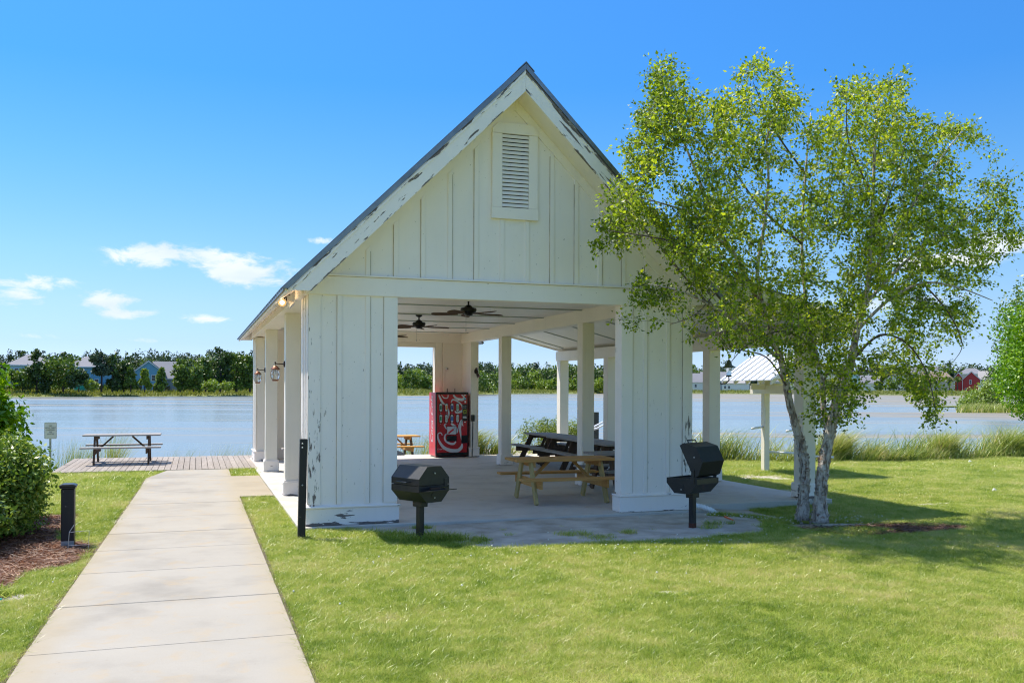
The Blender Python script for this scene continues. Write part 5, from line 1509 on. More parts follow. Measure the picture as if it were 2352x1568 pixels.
HM = dict(blue=hmat((0.16, 0.37, 0.52), 'blue_siding'), pale=hmat((0.42, 0.60, 0.68), 'pale_blue_siding'), teal=hmat((0.03, 0.42, 0.36), 'teal_siding'), mint=hmat((0.35, 0.55, 0.52), 'mint_siding'),
          red=hmat((0.38, 0.035, 0.035), 'red_siding'), beige=hmat((0.52, 0.47, 0.38), 'beige_siding'), white=hmat((0.68, 0.68, 0.66), 'white_siding'), grey=hmat((0.30, 0.34, 0.38), 'grey_siding'),
          roofg=hmat((0.20, 0.20, 0.22), 'grey_shingles'), roofb=hmat((0.28, 0.20, 0.16), 'brown_shingles'), roofl=hmat((0.36, 0.33, 0.31), 'light_shingles'))


def house(u, d, wpx, v_eave, v_ridge, wall, roof, label, style='gable_side', rz=0.0, wins=(), depth=9.0, group=None, v_base=893, cat='house', name='lake_house'):
    """a house facing the lake: width wpx picture px, eaves and ridge at the given heights; windows (cx 0..1, cz 0..1, w m, h m)"""
    g = far(u, d); z0 = 0.8
    ze = topz(v_eave, u, d); zr_ = topz(v_ridge, u, d); W_ = wpx / FPX * d
    az_ = math.atan2(g.x, g.y)
    h_ = thing(name, (0, 0, 0), label, cat, group)
    wl = MB().box(-W_ / 2, W_ / 2, 0, depth, 0, ze - z0)
    if style == 'gable_front':
        wl.prism([(-W_ / 2, ze - z0), (W_ / 2, ze - z0), (0, zr_ - z0 - 0.1)], 'y', 0, depth)
    wl.build('wall', HM[wall], h_)
    o_ = 0.45; H = zr_ - z0; E_ = ze - z0
    if style == 'gable_front':
        for s_ in (-1, 1):
            MB().prism([(0, H), (0, H + 0.25), (s_ * (W_ / 2 + o_), E_ - 0.1 + 0.2), (s_ * (W_ / 2 + o_), E_ - 0.15)], 'y', -o_, depth + o_).build('roof', HM[roof], h_)
            MB().prism([(0, H - 0.35), (0, H - 0.02), (s_ * (W_ / 2 + o_), E_ - 0.17), (s_ * (W_ / 2 + o_), E_ - 0.45)], 'y', -o_ - 0.04, -o_ + 0.1).build('rake_trim', M['trimwhite'], h_)
    elif style == 'hip':
        ins = min(W_ / 2 - 0.5, depth / 2)
        vs = [(-W_ / 2 - o_, -o_, E_), (W_ / 2 + o_, -o_, E_), (W_ / 2 + o_, depth + o_, E_), (-W_ / 2 - o_, depth + o_, E_), (-W_ / 2 + ins, depth / 2, H), (W_ / 2 - ins, depth / 2, H)]
        MB().add(vs, [(0, 1, 5, 4), (1, 2, 5), (2, 3, 4, 5), (3, 0, 4), (3, 2, 1, 0)]).build('roof', HM[roof], h_)
        MB().box(-W_ / 2 - o_, W_ / 2 + o_, -o_ - 0.03, -o_ - 0.005, E_ - 0.28, E_ + 0.02).build('eave_trim', M['trimwhite'], h_)
    else:
        MB().prism([(-o_, E_), (depth / 2, H), (depth + o_, E_), (depth + o_, E_ + 0.15), (depth / 2, H + 0.15), (-o_, E_ + 0.15)], 'x', -W_ / 2 - o_, W_ / 2 + o_).build('roof', HM[roof], h_)
        MB().prism([(0, E_), (depth, E_), (depth / 2, H - 0.03)], 'x', -W_ / 2, W_ / 2).build('gable_end', HM[wall], h_)
        MB().box(-W_ / 2 - o_, W_ / 2 + o_, -o_ - 0.03, -o_ - 0.005, E_ - 0.2, E_ + 0.04).build('eave_trim', M['trimwhite'], h_)
    for s_ in (-1, 1):
        MB().box(s_ * W_ / 2 - 0.12, s_ * W_ / 2 + 0.12, -0.05, 0.1, 0.0, E_ - 0.3).build('corner_trim', M['trimwhite'], h_)
    for (cx_, cz_, ww, wh) in wins:
        x_ = -W_ / 2 + cx_ * W_; zc = cz_ * E_
        wd_ = MB().box(x_ - ww / 2 - 0.14, x_ + ww / 2 + 0.14, -0.07, 0.02, zc - wh / 2 - 0.14, zc + wh / 2 + 0.14).build('window', M['trimwhite'], h_)
        MB().box(x_ - ww / 2, x_ + ww / 2, -0.085, -0.072, zc - wh / 2, zc - 0.03).build('pane', M['glass_dark'], wd_)
        MB().box(x_ - ww / 2, x_ + ww / 2, -0.085, -0.072, zc + 0.03, zc + wh / 2).build('pane', M['glass_dark'], wd_)
    h_.location = (g.x, g.y, z0); h_.rotation_euler = (0, 0, -az_ + rz)
    return h_


def porch(h_, x0, x1, z0, z1, dep, roofm, posts=4):
    """a lean-to porch on the lake side"""
    MB().prism([(-dep - 0.2, z1), (0, z1 + 0.9), (0, z1 + 1.05), (-dep - 0.2, z1 + 0.15)], 'x', x0 - 0.2, x1 + 0.2).build('porch_roof', HM[roofm], h_)
    for k in range(posts):
        x_ = x0 + 0.1 + (x1 - x0 - 0.2) * k / (posts - 1)
        MB().box(x_ - 0.1, x_ + 0.1, -dep, -dep + 0.2, z0, z1).build('porch_post', M['trimwhite'], h_)
    MB().box(x0, x1, -dep + 0.06, -dep + 0.1, z0 + 0.2, z0 + 0.95).build('porch_rail', M['trimwhite'], h_)
    MB().box(x0, x1, -dep, 0, z0 - 0.4, z0).build('porch_deck', M['trimwhite'], h_)
    MB().box(x0 + 0.2, x1 - 0.2, -0.04, 0.01, z0, z1 - 0.1).build('porch_screen', M['glass_dark'], h_)


GH = 'houses across the lake on the left'
W2 = ((0.1, 0.78, 0.9, 1.5), (0.12, 0.3, 1.0, 1.6), (0.9, 0.76, 1.0, 1.7), (0.9, 0.3, 1.1, 1.7), (0.5, 0.28, 1.0, 1.6))
house(72, 285, 100, 838, 813, 'pale', 'roofg', 'pale blue house with grey hip roof, leftmost across the lake', 'hip', wins=((0.2, 0.75, 1.0, 1.7), (0.38, 0.75, 1.0, 1.7), (0.2, 0.28, 1.1, 1.8), (0.38, 0.28, 1.1, 1.8), (0.8, 0.7, 1.0, 1.7)), group=GH, depth=11)
house(214, 288, 112, 842, 817, 'blue', 'roofg', 'mid blue house with grey hip roof left of the tall pine', 'hip', wins=((0.22, 0.80, 0.9, 1.5), (0.78, 0.80, 0.9, 1.5), (0.40, 0.36, 0.9, 1.1), (0.56, 0.36, 1.1, 1.7), (0.9, 0.36, 1.1, 1.7)), group=GH, depth=11)
house(184, 276, 26, 872, 862, 'teal', 'roofg', 'small bright teal building in front of the mid blue house', 'gable_front', wins=((0.6, 0.75, 0.8, 1.0),), depth=5, group=GH, cat='building', name='teal_building')
hb_ = house(341, 296, 68, 856, 828, 'blue', 'roofg', 'blue house with a front gable and small window right of the pines', 'gable_front', wins=((0.66, 0.72, 1.1, 1.7), (0.3, 0.72, 0.9, 1.4), (0.25, 0.25, 1, 1.5), (0.7, 0.25, 1, 1.5)), group=GH, depth=12)
MB().lathe([(0.45, 0), (0.45, 0.06)], (0, -0.08, topz(836, 341, 296) - 0.8), 12, 'y').build('gable_louvre', M['trimwhite'], hb_)
hp_ = house(386, 302, 60, 870, 830, 'grey', 'roofg', 'grey roofed wing with a white porch right of the front gable', 'gable_side', wins=((0.3, 0.5, 1, 1.4),), group=GH, depth=12)
porch(hp_, 0.5, 4.2, 0.4, 3.2, 2.5, 'roofg', 3)
house(392, 330, 40, 846, 832, 'grey', 'roofg', 'small slate gabled house behind the porch wing', 'gable_front', group=GH, depth=8)
fn = thing('rail_fence', tuple(far(372, 283, 0.9)), 'low brown rail fence before the porch wing across the lake', 'fence')
for k in range(9):
    a = far(352 + k * 4.6, 283, 0.9); b = far(352 + (k + 1) * 4.6, 283, 0.9)
    MB().box(a.x - 0.07, a.x + 0.07, a.y - 0.07, a.y + 0.07, 0.7, 2.1).build('fence_post', M['oldwood_leg'], fn)
    if k < 8:
        for z_ in (1.2, 1.55, 1.9): MB().bar((a.x, a.y, z_), (b.x, b.y, z_), 0.05, 0.12).build('rail', M['oldwood_leg'], fn)

GR = 'houses across the lake on the right'
W3 = ((0.2, 0.72, 1.0, 1.6), (0.5, 0.72, 1.0, 1.6), (0.8, 0.72, 1.0, 1.6), (0.2, 0.27, 1.0, 1.6), (0.5, 0.27, 1.0, 1.6), (0.8, 0.27, 1.0, 1.6))
h1 = house(1612, 600, 46, 878, 857, 'white', 'roofg', 'white two gabled house seen left of the outer wing column', 'gable_side', wins=((0.2, 0.6, 1.2, 1.8), (0.8, 0.6, 1.2, 1.8)), group=GR, depth=12)
porch(h1, -2.5, 4.0, 0.5, 3.0, 3, 'roofl', 4)
h2 = house(1690, 596, 60, 880, 866, 'white', 'roofl', 'low white house with screened porch behind the shelter post', 'gable_side', wins=((0.1, 0.5, 1.2, 1.6), (0.25, 0.5, 1.2, 1.6)), group=GR, depth=12)
porch(h2, 1.0, 8.0, 0.5, 3.0, 3, 'roofl', 6)
house(1640, 640, 60, 870, 854, 'grey', 'roofg', 'grey roofed house behind the white two gabled house', 'gable_side', group=GR, depth=12)
house(1800, 600, 52, 876, 860, 'beige', 'roofg', 'beige house hidden behind the birch trunks', 'gable_side', wins=W3, group=GR)
house(1870, 590, 44, 874, 856, 'pale', 'roofl', 'pale blue house just right of the birch trunks', 'gable_front', wins=W3, group=GR)
h3 = house(1960, 560, 48, 872, 854, 'mint', 'roofg', 'mint green gabled house right of the birch trunk', 'gable_front', wins=((0.6, 0.65, 1.1, 1.9), (0.25, 0.65, 1.1, 1.9)), group=GR)
h4 = house(1998, 548, 40, 880, 862, 'white', 'roofg', 'white house with screened porch and white stairs beside the mint house', 'gable_side', wins=((0.8, 0.5, 1, 1.5),), group=GR)
porch(h4, -5, 1.5, 1.2, 3.8, 3, 'roofg', 5)
MB().bar((2.0, -5.5, 0.1), (4.6, -3.0, 2.2), 0.25, 0.2).build('stair_rail', M['trimwhite'], h4)
MB().bar((2.4, -6.2, 0.1), (5.0, -3.7, 2.2), 0.25, 0.2).build('stair_rail', M['trimwhite'], h4)
house(2065, 560, 66, 874, 850, 'white', 'roofb', 'white house with tall gable behind the hanging birch twigs', 'gable_front', wins=W3, group=GR)
h5 = house(2145, 520, 86, 874, 853, 'beige', 'roofb', 'beige two storey house with brown roof left of the palms', 'hip', wins=((0.85, 0.75, 1.2, 1.8), (0.55, 0.75, 1.2, 1.8), (0.55, 0.28, 1.2, 1.8), (0.3, 0.28, 1.2, 1.8)), group=GR)
porch(h5, 4.5, 10, 0.6, 3.0, 2.5, 'roofg', 4)
house(2120, 600, 90, 858, 840, 'grey', 'roofg', 'large grey roofed house behind the beige house', 'hip', group=GR)
h6 = house(2231, 520, 37, 872, 853, 'red', 'roofg', 'barn red house with a steep front gable', 'gable_front', wins=((0.45, 0.82, 0.9, 2.2), (0.2, 0.22, 0.8, 1.2)), group=GR)
MB().box(-4.6, 4.6, -0.09, -0.02, 0.0, 0.5).build('white_skirt', M['trimwhite'], h6)
h7 = house(2201, 524, 20, 870, 855, 'red', 'roofg', 'small red gabled porch bay joined left of the red house', 'gable_front', group=GR, depth=7)
porch(h7, -2.4, 2.4, 3.6, 5.4, 2, 'roofg', 4)
house(2268, 560, 36, 872, 852, 'beige', 'roofl', 'beige roofed house directly right of the red house', 'gable_side', wins=W3, group=GR)
house(2295, 600, 60, 862, 848, 'beige', 'roofl', 'tan house with white front gable behind the right shrubs', 'gable_front', wins=W3, group=GR)
house(2230, 640, 50, 858, 845, 'beige', 'roofg', 'brown roofed house peeping over the red house', 'hip', group=GR)
house(2262, 500, 26, 884, 874, 'white', 'roofl', 'low white outbuilding with a pale gable before the right shrubs', 'gable_front', group=GR, depth=5, cat='building', name='outbuilding')


# palms and bushes by the right-hand houses
def palm(u, d, label):
    g = far(u, d); zt = topz(872, u, d); th = thing('palm_tree', (g.x, g.y, 0.8), label, 'palm tree', 'palms before the red house')
    MB().tube([(g.x, g.y, 0.6), (g.x + 0.1, g.y, zt)], [0.35, 0.25], 8).build('trunk', M['darkbark'], th)
    rg = np.random.default_rng(int(u)); n = 420
    D = rg.normal(size=(n, 3)); D /= np.linalg.norm(D, axis=1, keepdims=True); D[:, 2] = D[:, 2] * 0.8 + 0.2
    P = np.array([g.x + 0.1, g.y, zt]) + D * rg.uniform(0.2, 1.6, n)[:, None]
    V, F = leaf_cloud(P, rg.normal(size=(n, 3)), rg.uniform(0.7, 1.3, n), rg, 0.18, droop=0.3, dirs=D * 2)
    fast_mesh('fronds', V, F, M['fol_mid'], th)


palm(2181, 505, 'left hand palm of the pair before the red house')
palm(2199, 503, 'right hand palm of the pair before the red house')
for (u, d, vt, hw, mt, lab) in ((1905, 540, 868, 20, 'fol_mid', 'dark round bush on the far shore right of the birch trunk'), (1945, 535, 872, 16, 'fol_light', 'lighter bush beside the dark round bush on the far shore'),
                                (2050, 520, 864, 18, 'fol_mid', 'rounded tree before the white gabled house'), (2090, 510, 868, 20, 'fol_dark', 'dark rounded tree left of the beige house'), (2105, 512, 880, 30, 'fol_mid', 'low shrub row at the foot of the beige house'),
                                (2017, 530, 874, 12, 'fol_mid', 'small tree by the white stairs')):
    far_tree('far_bush', u, d, vt, hw, 'round', M[mt], lab, 'bushes and trees before the right hand houses', n=600, leaf=1.0, trunk=False, vbase=896, lumps=14, cat='bush')

# wooded spit at the right
g_ = far(2300, 150)
sp = []
for k in range(26):
    a = 2 * math.pi * k / 26; sp.append((g_.x + 14 * math.cos(a), g_.y + 5 * math.sin(a) - 0.25 * 14 * math.cos(a)))
MB().prism(sp, 'z', -2.5, WZ + 0.18).build('spit', M['farground'])['kind'] = 'structure'
rg = np.random.default_rng(31)
n_ = 6500
u_ = rg.uniform(2195, 2500, n_); d_ = rg.uniform(112, 128, n_)
Pm = fwv[None] * d_[:, None] + r0v[None] * ((u_ - U0) / FPX * d_)[:, None]; Pm[:, 2] = WZ - 0.1
keep = (u_ - 2195) > rg.random(n_) * 25
V, F = blades(Pm[keep], rg.uniform(0.6, 1.4, n_)[keep], np.full(keep.sum(), 0.11), rg, lean=(0.25, 0), seg=2, spread=0.35)
tag(fast_mesh('spit_reeds', V, F, M['reed']), 'clump of reeds standing in the water at the right', kind='stuff')


def near_crown(name, loc, crowns, mat, label, cat, n, leaf, asp=0.5, seed=1, trunk=None, group=None, lumps=30, droop=0.0, flat=0.2, shell=0.6):
    th = thing(name, loc, label, cat, group); rg = np.random.default_rng(seed)
    Vs, Fs, off = [], [], 0
    for (c, r_, fr) in crowns:
        P, D = crown_points(c, r_, int(n * fr), rg, lumps, shell=shell)
        V, F = leaf_cloud(P, D * 0.8 + np.array([0, 0, 0.4]), rg.uniform(0.6, 1.2, len(P)) * leaf, rg, asp, droop=droop, flat=flat)
        Vs.append(V); Fs.append(F + off); off += len(V)
    fast_mesh('crown', np.concatenate(Vs), np.concatenate(Fs), mat, th)
    if trunk:
        MB().tube(trunk[0], trunk[1], 8).build('trunk', M['darkbark'], th)
    return th


q = far(2262, 140)
near_crown('spit_tree', (q.x, q.y, WZ), [((q.x + 0.5, q.y, 1.0), (3.6, 3, 2.5), 1)], M['fol_light'], 'airy light green tree on the reedy spit', 'tree', 3200, 0.42, seed=5, trunk=([(q.x, q.y, -1.5), (q.x, q.y, 3)], [0.2, 0.08]))
q = far(2300, 146)
near_crown('spit_tree', (q.x, q.y, WZ), [((q.x, q.y, 2.6), (3.0, 3.0, 4.2), 1)], M['fol_dark'], 'dark leafy tree behind the light tree on the spit', 'tree', 3200, 0.42, seed=6, trunk=([(q.x, q.y, -1.5), (q.x, q.y, 5)], [0.25, 0.1]))
q = far(2235, 138)
near_crown('spit_bush', (q.x, q.y, WZ), [((q.x, q.y, -0.1), (2.0, 2, 1.2), 1)], M['fol_light'], 'low light bush at the left tip of the spit', 'bush', 1300, 0.36, seed=7)
# trees right of frame whose crowns reach in
q = far(2436, 33)
near_crown('cypress_tree', (q.x, q.y, 0), [((q.x, q.y, 3.0), (2.15, 2.0, 2.5), .75), ((q.x + .4, q.y, 5.6), (1.3, 1.3, 1.6), .25)], M['brightleaf'], 'bright green feathery cypress at the right edge over the water', 'tree', 46000, 0.13, asp=0.5, seed=8, lumps=80,
           trunk=([(q.x, q.y, -1.6), (q.x, q.y, 3), (q.x, q.y, 6)], [0.25, 0.15, 0.05]))
q = far(2440, 60)
near_crown('shore_oak', (q.x, q.y, 0), [((q.x - 1.0, q.y, 6.2), (4.0, 3.0, 3.4), .6), ((q.x - 3.2, q.y, 4.1), (1.6, 1.6, 1.0), .12), ((q.x, q.y, 12.5), (2.3, 2, 3.4), .28)], M['fol_mid'], 'taller grey green tree behind the bright cypress', 'tree', 11000, 0.24, asp=0.6, seed=9, lumps=40,
           trunk=([(q.x, q.y, -1.6), (q.x, q.y, 8), (q.x, q.y, 13)], [0.35, 0.2, 0.08]))

# ------------------------------------------------------------------ hedge shrubs at the left
near_crown('hedge_shrub', (-2.9, 13.9, 0), [((-3.0, 13.9, 0.62), (1.12, 1.1, 0.74), 1)], M['hedgeleaf'], 'rounded glossy leaved shrub beside the bollard', 'shrub', 42000, 0.075, asp=0.48, seed=12, lumps=70, flat=0.1,
           trunk=([(-3.0, 13.9, -0.1), (-3.0, 13.9, 0.6)], [0.05, 0.02]))
near_crown('tall_shrub', (-3.75, 15.6, 0), [((-3.62, 15.6, 1.6), (1.08, 1.0, 1.0), .8), ((-3.6, 15.6, 0.8), (1.1, 1.0, 0.9), .3)], M['brightleaf'], 'taller bright green shrub at the left edge behind the rounded one', 'shrub', 16000, 0.11, asp=0.55, seed=13, lumps=50,
           trunk=([(-3.75, 15.6, -0.1), (-3.75, 15.6, 1.6)], [0.07, 0.03]))
near_crown('hedge_shrub', (-2.95, 12.75, 0), [((-2.95, 12.75, 0.42), (0.80, 0.75, 0.5), 1)], M['hedgeleaf'], 'lower glossy leaved shrub at the left edge nearest the pine straw', 'shrub', 13000, 0.075, asp=0.48, seed=14, lumps=50, flat=0.1,
           trunk=([(-2.95, 12.75, -0.1), (-2.95, 12.75, 0.4)], [0.05, 0.02]))
# willow like shrub behind the wing
wc = at(1262, 1010, 27.0)
near_crown('willow_shrub', (wc.x, 27.0, -0.5), [((wc.x - .35, 26.9, 0.35), (.75, .7, .75), .5), ((wc.x + .55, 27.1, 0.3), (.7, .7, .8), .5)], M['willowleaf'], 'light green willow like shrub behind the weathered tables', 'shrub', 9000, 0.12, asp=0.2, seed=15, lumps=40, droop=0.6)

# ------------------------------------------------------------------ river birch
def catmull(P, k=5):
    P = [Vector(p) for p in P]; Q = []
    for i in range(len(P) - 1):
        a, b, c, d = P[max(i - 1, 0)], P[i], P[i + 1], P[min(i + 2, len(P) - 1)]
        for j in range(k):
            t_ = j / k; Q.append(0.5 * ((2 * b) + (c - a) * t_ + (2 * a - 5 * b + 4 * c - d) * t_ ** 2 + (-a + 3 * b - 3 * c + d) * t_ ** 3))
    Q.append(P[-1]); return Q


birch = thing('river_birch', (8.9, 11.85, -0.1), 'river birch with two peeling trunks and a wide airy crown beside the pavilion', 'tree')
BY = 11.85


def limb(px_, y0, y1, r_a, r_b, name, mat, n=10, jit=0.0):
    m_ = len(px_)
    P = [at(u, v, y0 + (y1 - y0) * (i / (m_ - 1))) for i, (u, v) in enumerate(px_)]
    Q = catmull(P)
    rr = [r_a + (r_b - r_a) * (i / (len(Q) - 1)) for i in range(len(Q))]
    if name == 'trunk': rr = [r * (1 + 0.5 * max(0, 1 - i / 4)) for i, r in enumerate(rr)]
    MB().tube(Q, rr, n, jitter=jit).build(name, mat, birch, smooth=True)
    return Q, rr


SK = []
def addl(*a, **k):
    Q, rr = limb(*a, **k)
    SK.extend([(q_, r_) for q_, r_ in zip(Q, rr)])


addl([(1842, 1194), (1847, 1130), (1849, 1080), (1842, 1030), (1828, 980), (1815, 930), (1806, 885), (1795, 830), (1772, 770), (1745, 700), (1715, 640), (1690, 590), (1650, 530)], 12.05, 12.3, 0.078, 0.028, 'trunk', M['bark'], 12, 0.10)
addl([(1883, 1198), (1885, 1130), (1893, 1060), (1908, 985), (1920, 930), (1938, 885), (1955, 830), (1968, 760), (1985, 700), (1995, 640), (2000, 560), (2005, 450), (2010, 330), (2018, 220)], 11.75, 11.5, 0.095, 0.012, 'trunk', M['bark'], 12, 0.10)
addl([(1905, 1000), (1893, 950), (1888, 880), (1872, 800), (1852, 700), (1842, 560), (1850, 400), (1862, 260)], 11.75, 12.6, 0.05, 0.010, 'limb', M['bark'], 8)
for (pp_, y0, y1, ra, rb) in [
    ([(1772, 770), (1740, 640), (1752, 540), (1765, 420), (1762, 320), (1790, 230)], 12.2, 11.6, 0.035, 0.008),
    ([(1795, 830), (1700, 745), (1620, 695), (1560, 668), (1490, 652)], 12.15, 10.9, 0.028, 0.006),
    ([(1690, 590), (1600, 500), (1530, 470), (1450, 450)], 12.3, 11.4, 0.026, 0.006),
    ([(1650, 530), (1600, 400), (1560, 300), (1512, 180)], 12.3, 12.8, 0.030, 0.006),
    ([(1715, 640), (1640, 600), (1560, 560), (1500, 545), (1400, 530)], 12.3, 11.0, 0.024, 0.006),
    ([(1985, 700), (2060, 620), (2130, 560), (2220, 500), (2300, 420)], 11.6, 12.3, 0.032, 0.006),
    ([(1968, 760), (2040, 690), (2120, 650), (2200, 660), (2280, 690)], 11.7, 10.8, 0.028, 0.006),
    ([(1955, 830), (2020, 770), (2085, 790), (2130, 860), (2150, 950)], 11.7, 11.1, 0.024, 0.004),
    ([(1995, 640), (2080, 500), (2150, 380), (2210, 300)], 11.6, 11.0, 0.028, 0.006),
    ([(2000, 560), (2060, 400), (2095, 270)], 11.5, 12.4, 0.022, 0.006),
    ([(1842, 560), (1750, 480), (1680, 380), (1640, 300)], 12.2, 12.9, 0.022, 0.006),
    ([(1850, 400), (1780, 300), (1730, 190)], 12.4, 12.0, 0.018, 0.005),
    ([(1872, 800), (1800, 760), (1720, 790), (1680, 830)], 12.2, 11.0, 0.018, 0.004),
    ([(1888, 880), (1920, 840), (1990, 850), (2030, 880)], 12.0, 12.8, 0.014, 0.004),
    ([(1740, 640), (1660, 660), (1600, 720), (1540, 745)], 12.2, 11.0, 0.016, 0.004),
    ([(1806, 885), (1760, 820), (1690, 800), (1650, 770)], 12.1, 12.9, 0.016, 0.004),
    ([(2120, 650), (2180, 720), (2210, 790), (2190, 830)], 11.2, 10.9, 0.014, 0.003),
    ([(2005, 450), (1950, 330), (1945, 220)], 11.5, 11.0, 0.016, 0.004)]:
    addl(pp_, y0, y1, ra, rb, 'limb', M['bark'] if ra > 0.025 else M['twig'], 7)

poly = np.array([(1480, 150), (1520, 140), (1560, 200), (1620, 250), (1680, 215), (1700, 150), (1760, 150), (1800, 170), (1850, 270), (1900, 240), (1950, 175), (2010, 180), (2060, 165), (2090, 260), (2150, 270), (2200, 275), (2270, 320), (2310, 400), (2330, 520), (2315, 620), (2290, 680), (2240, 740), (2190, 770), (2160, 820), (2158, 960), (2120, 950), (2090, 890), (2030, 850), (1985, 860), (1960, 910), (1930, 960), (1870, 975), (1862, 940), (1855, 870), (1810, 885), (1760, 850), (1690, 835), (1650, 800), (1640, 740), (1600, 720), (1580, 640), (1560, 590), (1480, 540), (1400, 575), (1365, 570), (1395, 430), (1440, 420), (1430, 350), (1470, 290), (1450, 220)])


def inside(px_, py_, pg):
    r_ = np.zeros(len(px_), bool); j = len(pg) - 1
    for i in range(len(pg)):
        xi_, yi_ = pg[i]; xj, yj = pg[j]
        c_ = ((yi_ > py_) != (yj > py_)) & (px_ < (xj - xi_) * (py_ - yi_) / (yj - yi_ + 1e-12) + xi_)
        r_ ^= c_; j = i
    return r_


rg = np.random.default_rng(77)
cand_u = rg.uniform(1360, 2340, 9000); cand_v = rg.uniform(135, 980, 9000)
ok = inside(cand_u, cand_v, poly) & ((noise2(cand_u / 42, cand_v / 42, 1.0, 3) > -0.20) & ~((cand_u > 1630) & (cand_u < 1800) & (cand_v > 795)))
# thinner where the sky shows between the trunks
thin = np.exp(-(((cand_u - 1790) / 60) ** 2 + ((cand_v - 560) / 120) ** 2)) + 0.8 * np.exp(-(((cand_u - 1720) / 50) ** 2 + ((cand_v - 420) / 60) ** 2))
thin += 0.9 * np.exp(-(((cand_u - 2140) / 90) ** 2 + ((cand_v - 790) / 50) ** 2)) + 0.6 * np.exp(-(((cand_u - 2250) / 70) ** 2 + ((cand_v - 640) / 70) ** 2))
ok &= rg.random(9000) > thin * 0.85
cu, cv = cand_u[ok][:1850], cand_v[ok][:1850]
ext = [(u, v) for u in np.linspace(1440, 1590, 16) for v in (rg.uniform(625, 760),)]
cu = np.concatenate([cu, [e[0] for e in ext], rg.uniform(1445, 1560, 14)]); cv = np.concatenate([cv, [e[1] for e in ext], rg.uniform(640, 690, 14)])
cy = 11.85 + rg.normal(size=len(cu)) * 0.75 * np.clip(1.2 - np.abs(cu - 1860) / 700, 0.4, 1)
cy = np.where(cu < 1600, np.clip(cy, 10.4, 12.3), cy)      # stay in front of the gable
tips = np.array([tuple(at(a, b, c)) for a, b, c in zip(cu, cv, cy)])
skp = np.array([tuple(q_) for q_, _ in SK]); skr = np.array([r_ for _, r_ in SK])
tw = MB(); leafC, leafD = [], []
order = np.argsort([np.min(np.linalg.norm(skp - t_, axis=1)) for t_ in tips])
pool = skp.copy(); poolr = skr.copy()
for i in order:
    t_ = tips[i]
    dv = pool - t_; dist_ = np.linalg.norm(dv, axis=1) + 0.35 * np.maximum(0, pool[:, 2] - t_[2]) * (poolr > 0.004)
    dist_ = np.where(pool[:, 2] < 1.5, dist_ + 3, dist_)
    j = int(np.argmin(dist_)); a = Vector(pool[j]); b = Vector(t_)
    L_ = (b - a).length
    if L_ < 0.05: continue
    mid_ = a.lerp(b, 0.5) + Vector(rg.normal(size=3)) * 0.08 * L_ + Vector((0, 0, 0.06 * L_))
    r1 = max(0.0025, min(poolr[j] * 0.6, 0.004 + 0.010 * L_))
    Q = [a, mid_, b]
    tw.tube(Q, [r1, r1 * 0.7, 0.0015], 4, cap=False)
    newp = np.array([tuple(a.lerp(mid_, .5)), tuple(mid_), tuple(mid_.lerp(b, .5)), tuple(b)])
    pool = np.concatenate([pool, newp]); poolr = np.concatenate([poolr, np.array([r1, r1 * .7, r1 * .5, .002])])
    # leafy sprays around the outer half and beyond the tip
    nsp = 4
    for s_ in range(nsp):
        st_ = mid_.lerp(b, rg.uniform(0.3, 1.0))
        dr = (b - a).normalized() * 0.6 + Vector(rg.normal(size=3)) * 0.7 + Vector((0.35, 0, -0.05)); dr.normalize()
        ll = rg.uniform(0.12, 0.38)
        en = st_ + dr * ll + Vector((0.1 * ll, 0, -0.08 * ll))
        tw.tube([st_, en], [0.0018, 0.001], 3, cap=False)
        k = int(rg.integers(8, 14))
        ts = rg.random(k)
        pts = np.array(st_)[None] * (1 - ts)[:, None] + np.array(en)[None] * ts[:, None] + rg.normal(size=(k, 3)) * 0.035
        leafC.append(pts); leafD.append(np.tile(np.array(dr)[None], (k, 1)))
tw.build('twig', M['twig'], birch)['kind'] = 'stuff'
LC = np.concatenate(leafC); LD = np.concatenate(leafD)
V, F = leaf_cloud(LC, np.tile(np.array([[0, 0, 0.5]]), (len(LC), 1)), rg.uniform(0.038, 0.072, len(LC)), rg, 0.66, droop=0.35, fold=0.5, dirs=LD)
crn = fast_mesh('crown', V, F, M['birchleaf'], birch); crn['kind'] = 'stuff'
# flakes of curling bark on the lower trunks
fk = MB()
for (q_, r_) in SK[:120]:
    if q_.z > 2.6 or r_ < 0.06: continue
    for _ in range(9):
        a = rg.uniform(0, 6.283); n3 = Vector((math.cos(a), math.sin(a), 0)); c_ = q_ + n3 * (r_ * 1.02) + Vector((0, 0, rg.uniform(-.09, .09)))
        t3 = Vector((-n3.y, n3.x, 0)); s3 = rg.uniform(0.012, 0.035)
        fk.add([c_ - t3 * s3, c_ + t3 * s3, c_ + t3 * s3 * .8 + n3 * 0.02 + Vector((0, 0, s3 * 1.6)), c_ - t3 * s3 + n3 * 0.012 + Vector((0, 0, s3 * 1.4))], [(0, 1, 2, 3)])
fk.build('bark_flake', M['bark'], birch)['kind'] = 'stuff'

# ------------------------------------------------------------------ reeds near the shore
rg = np.random.default_rng(41)


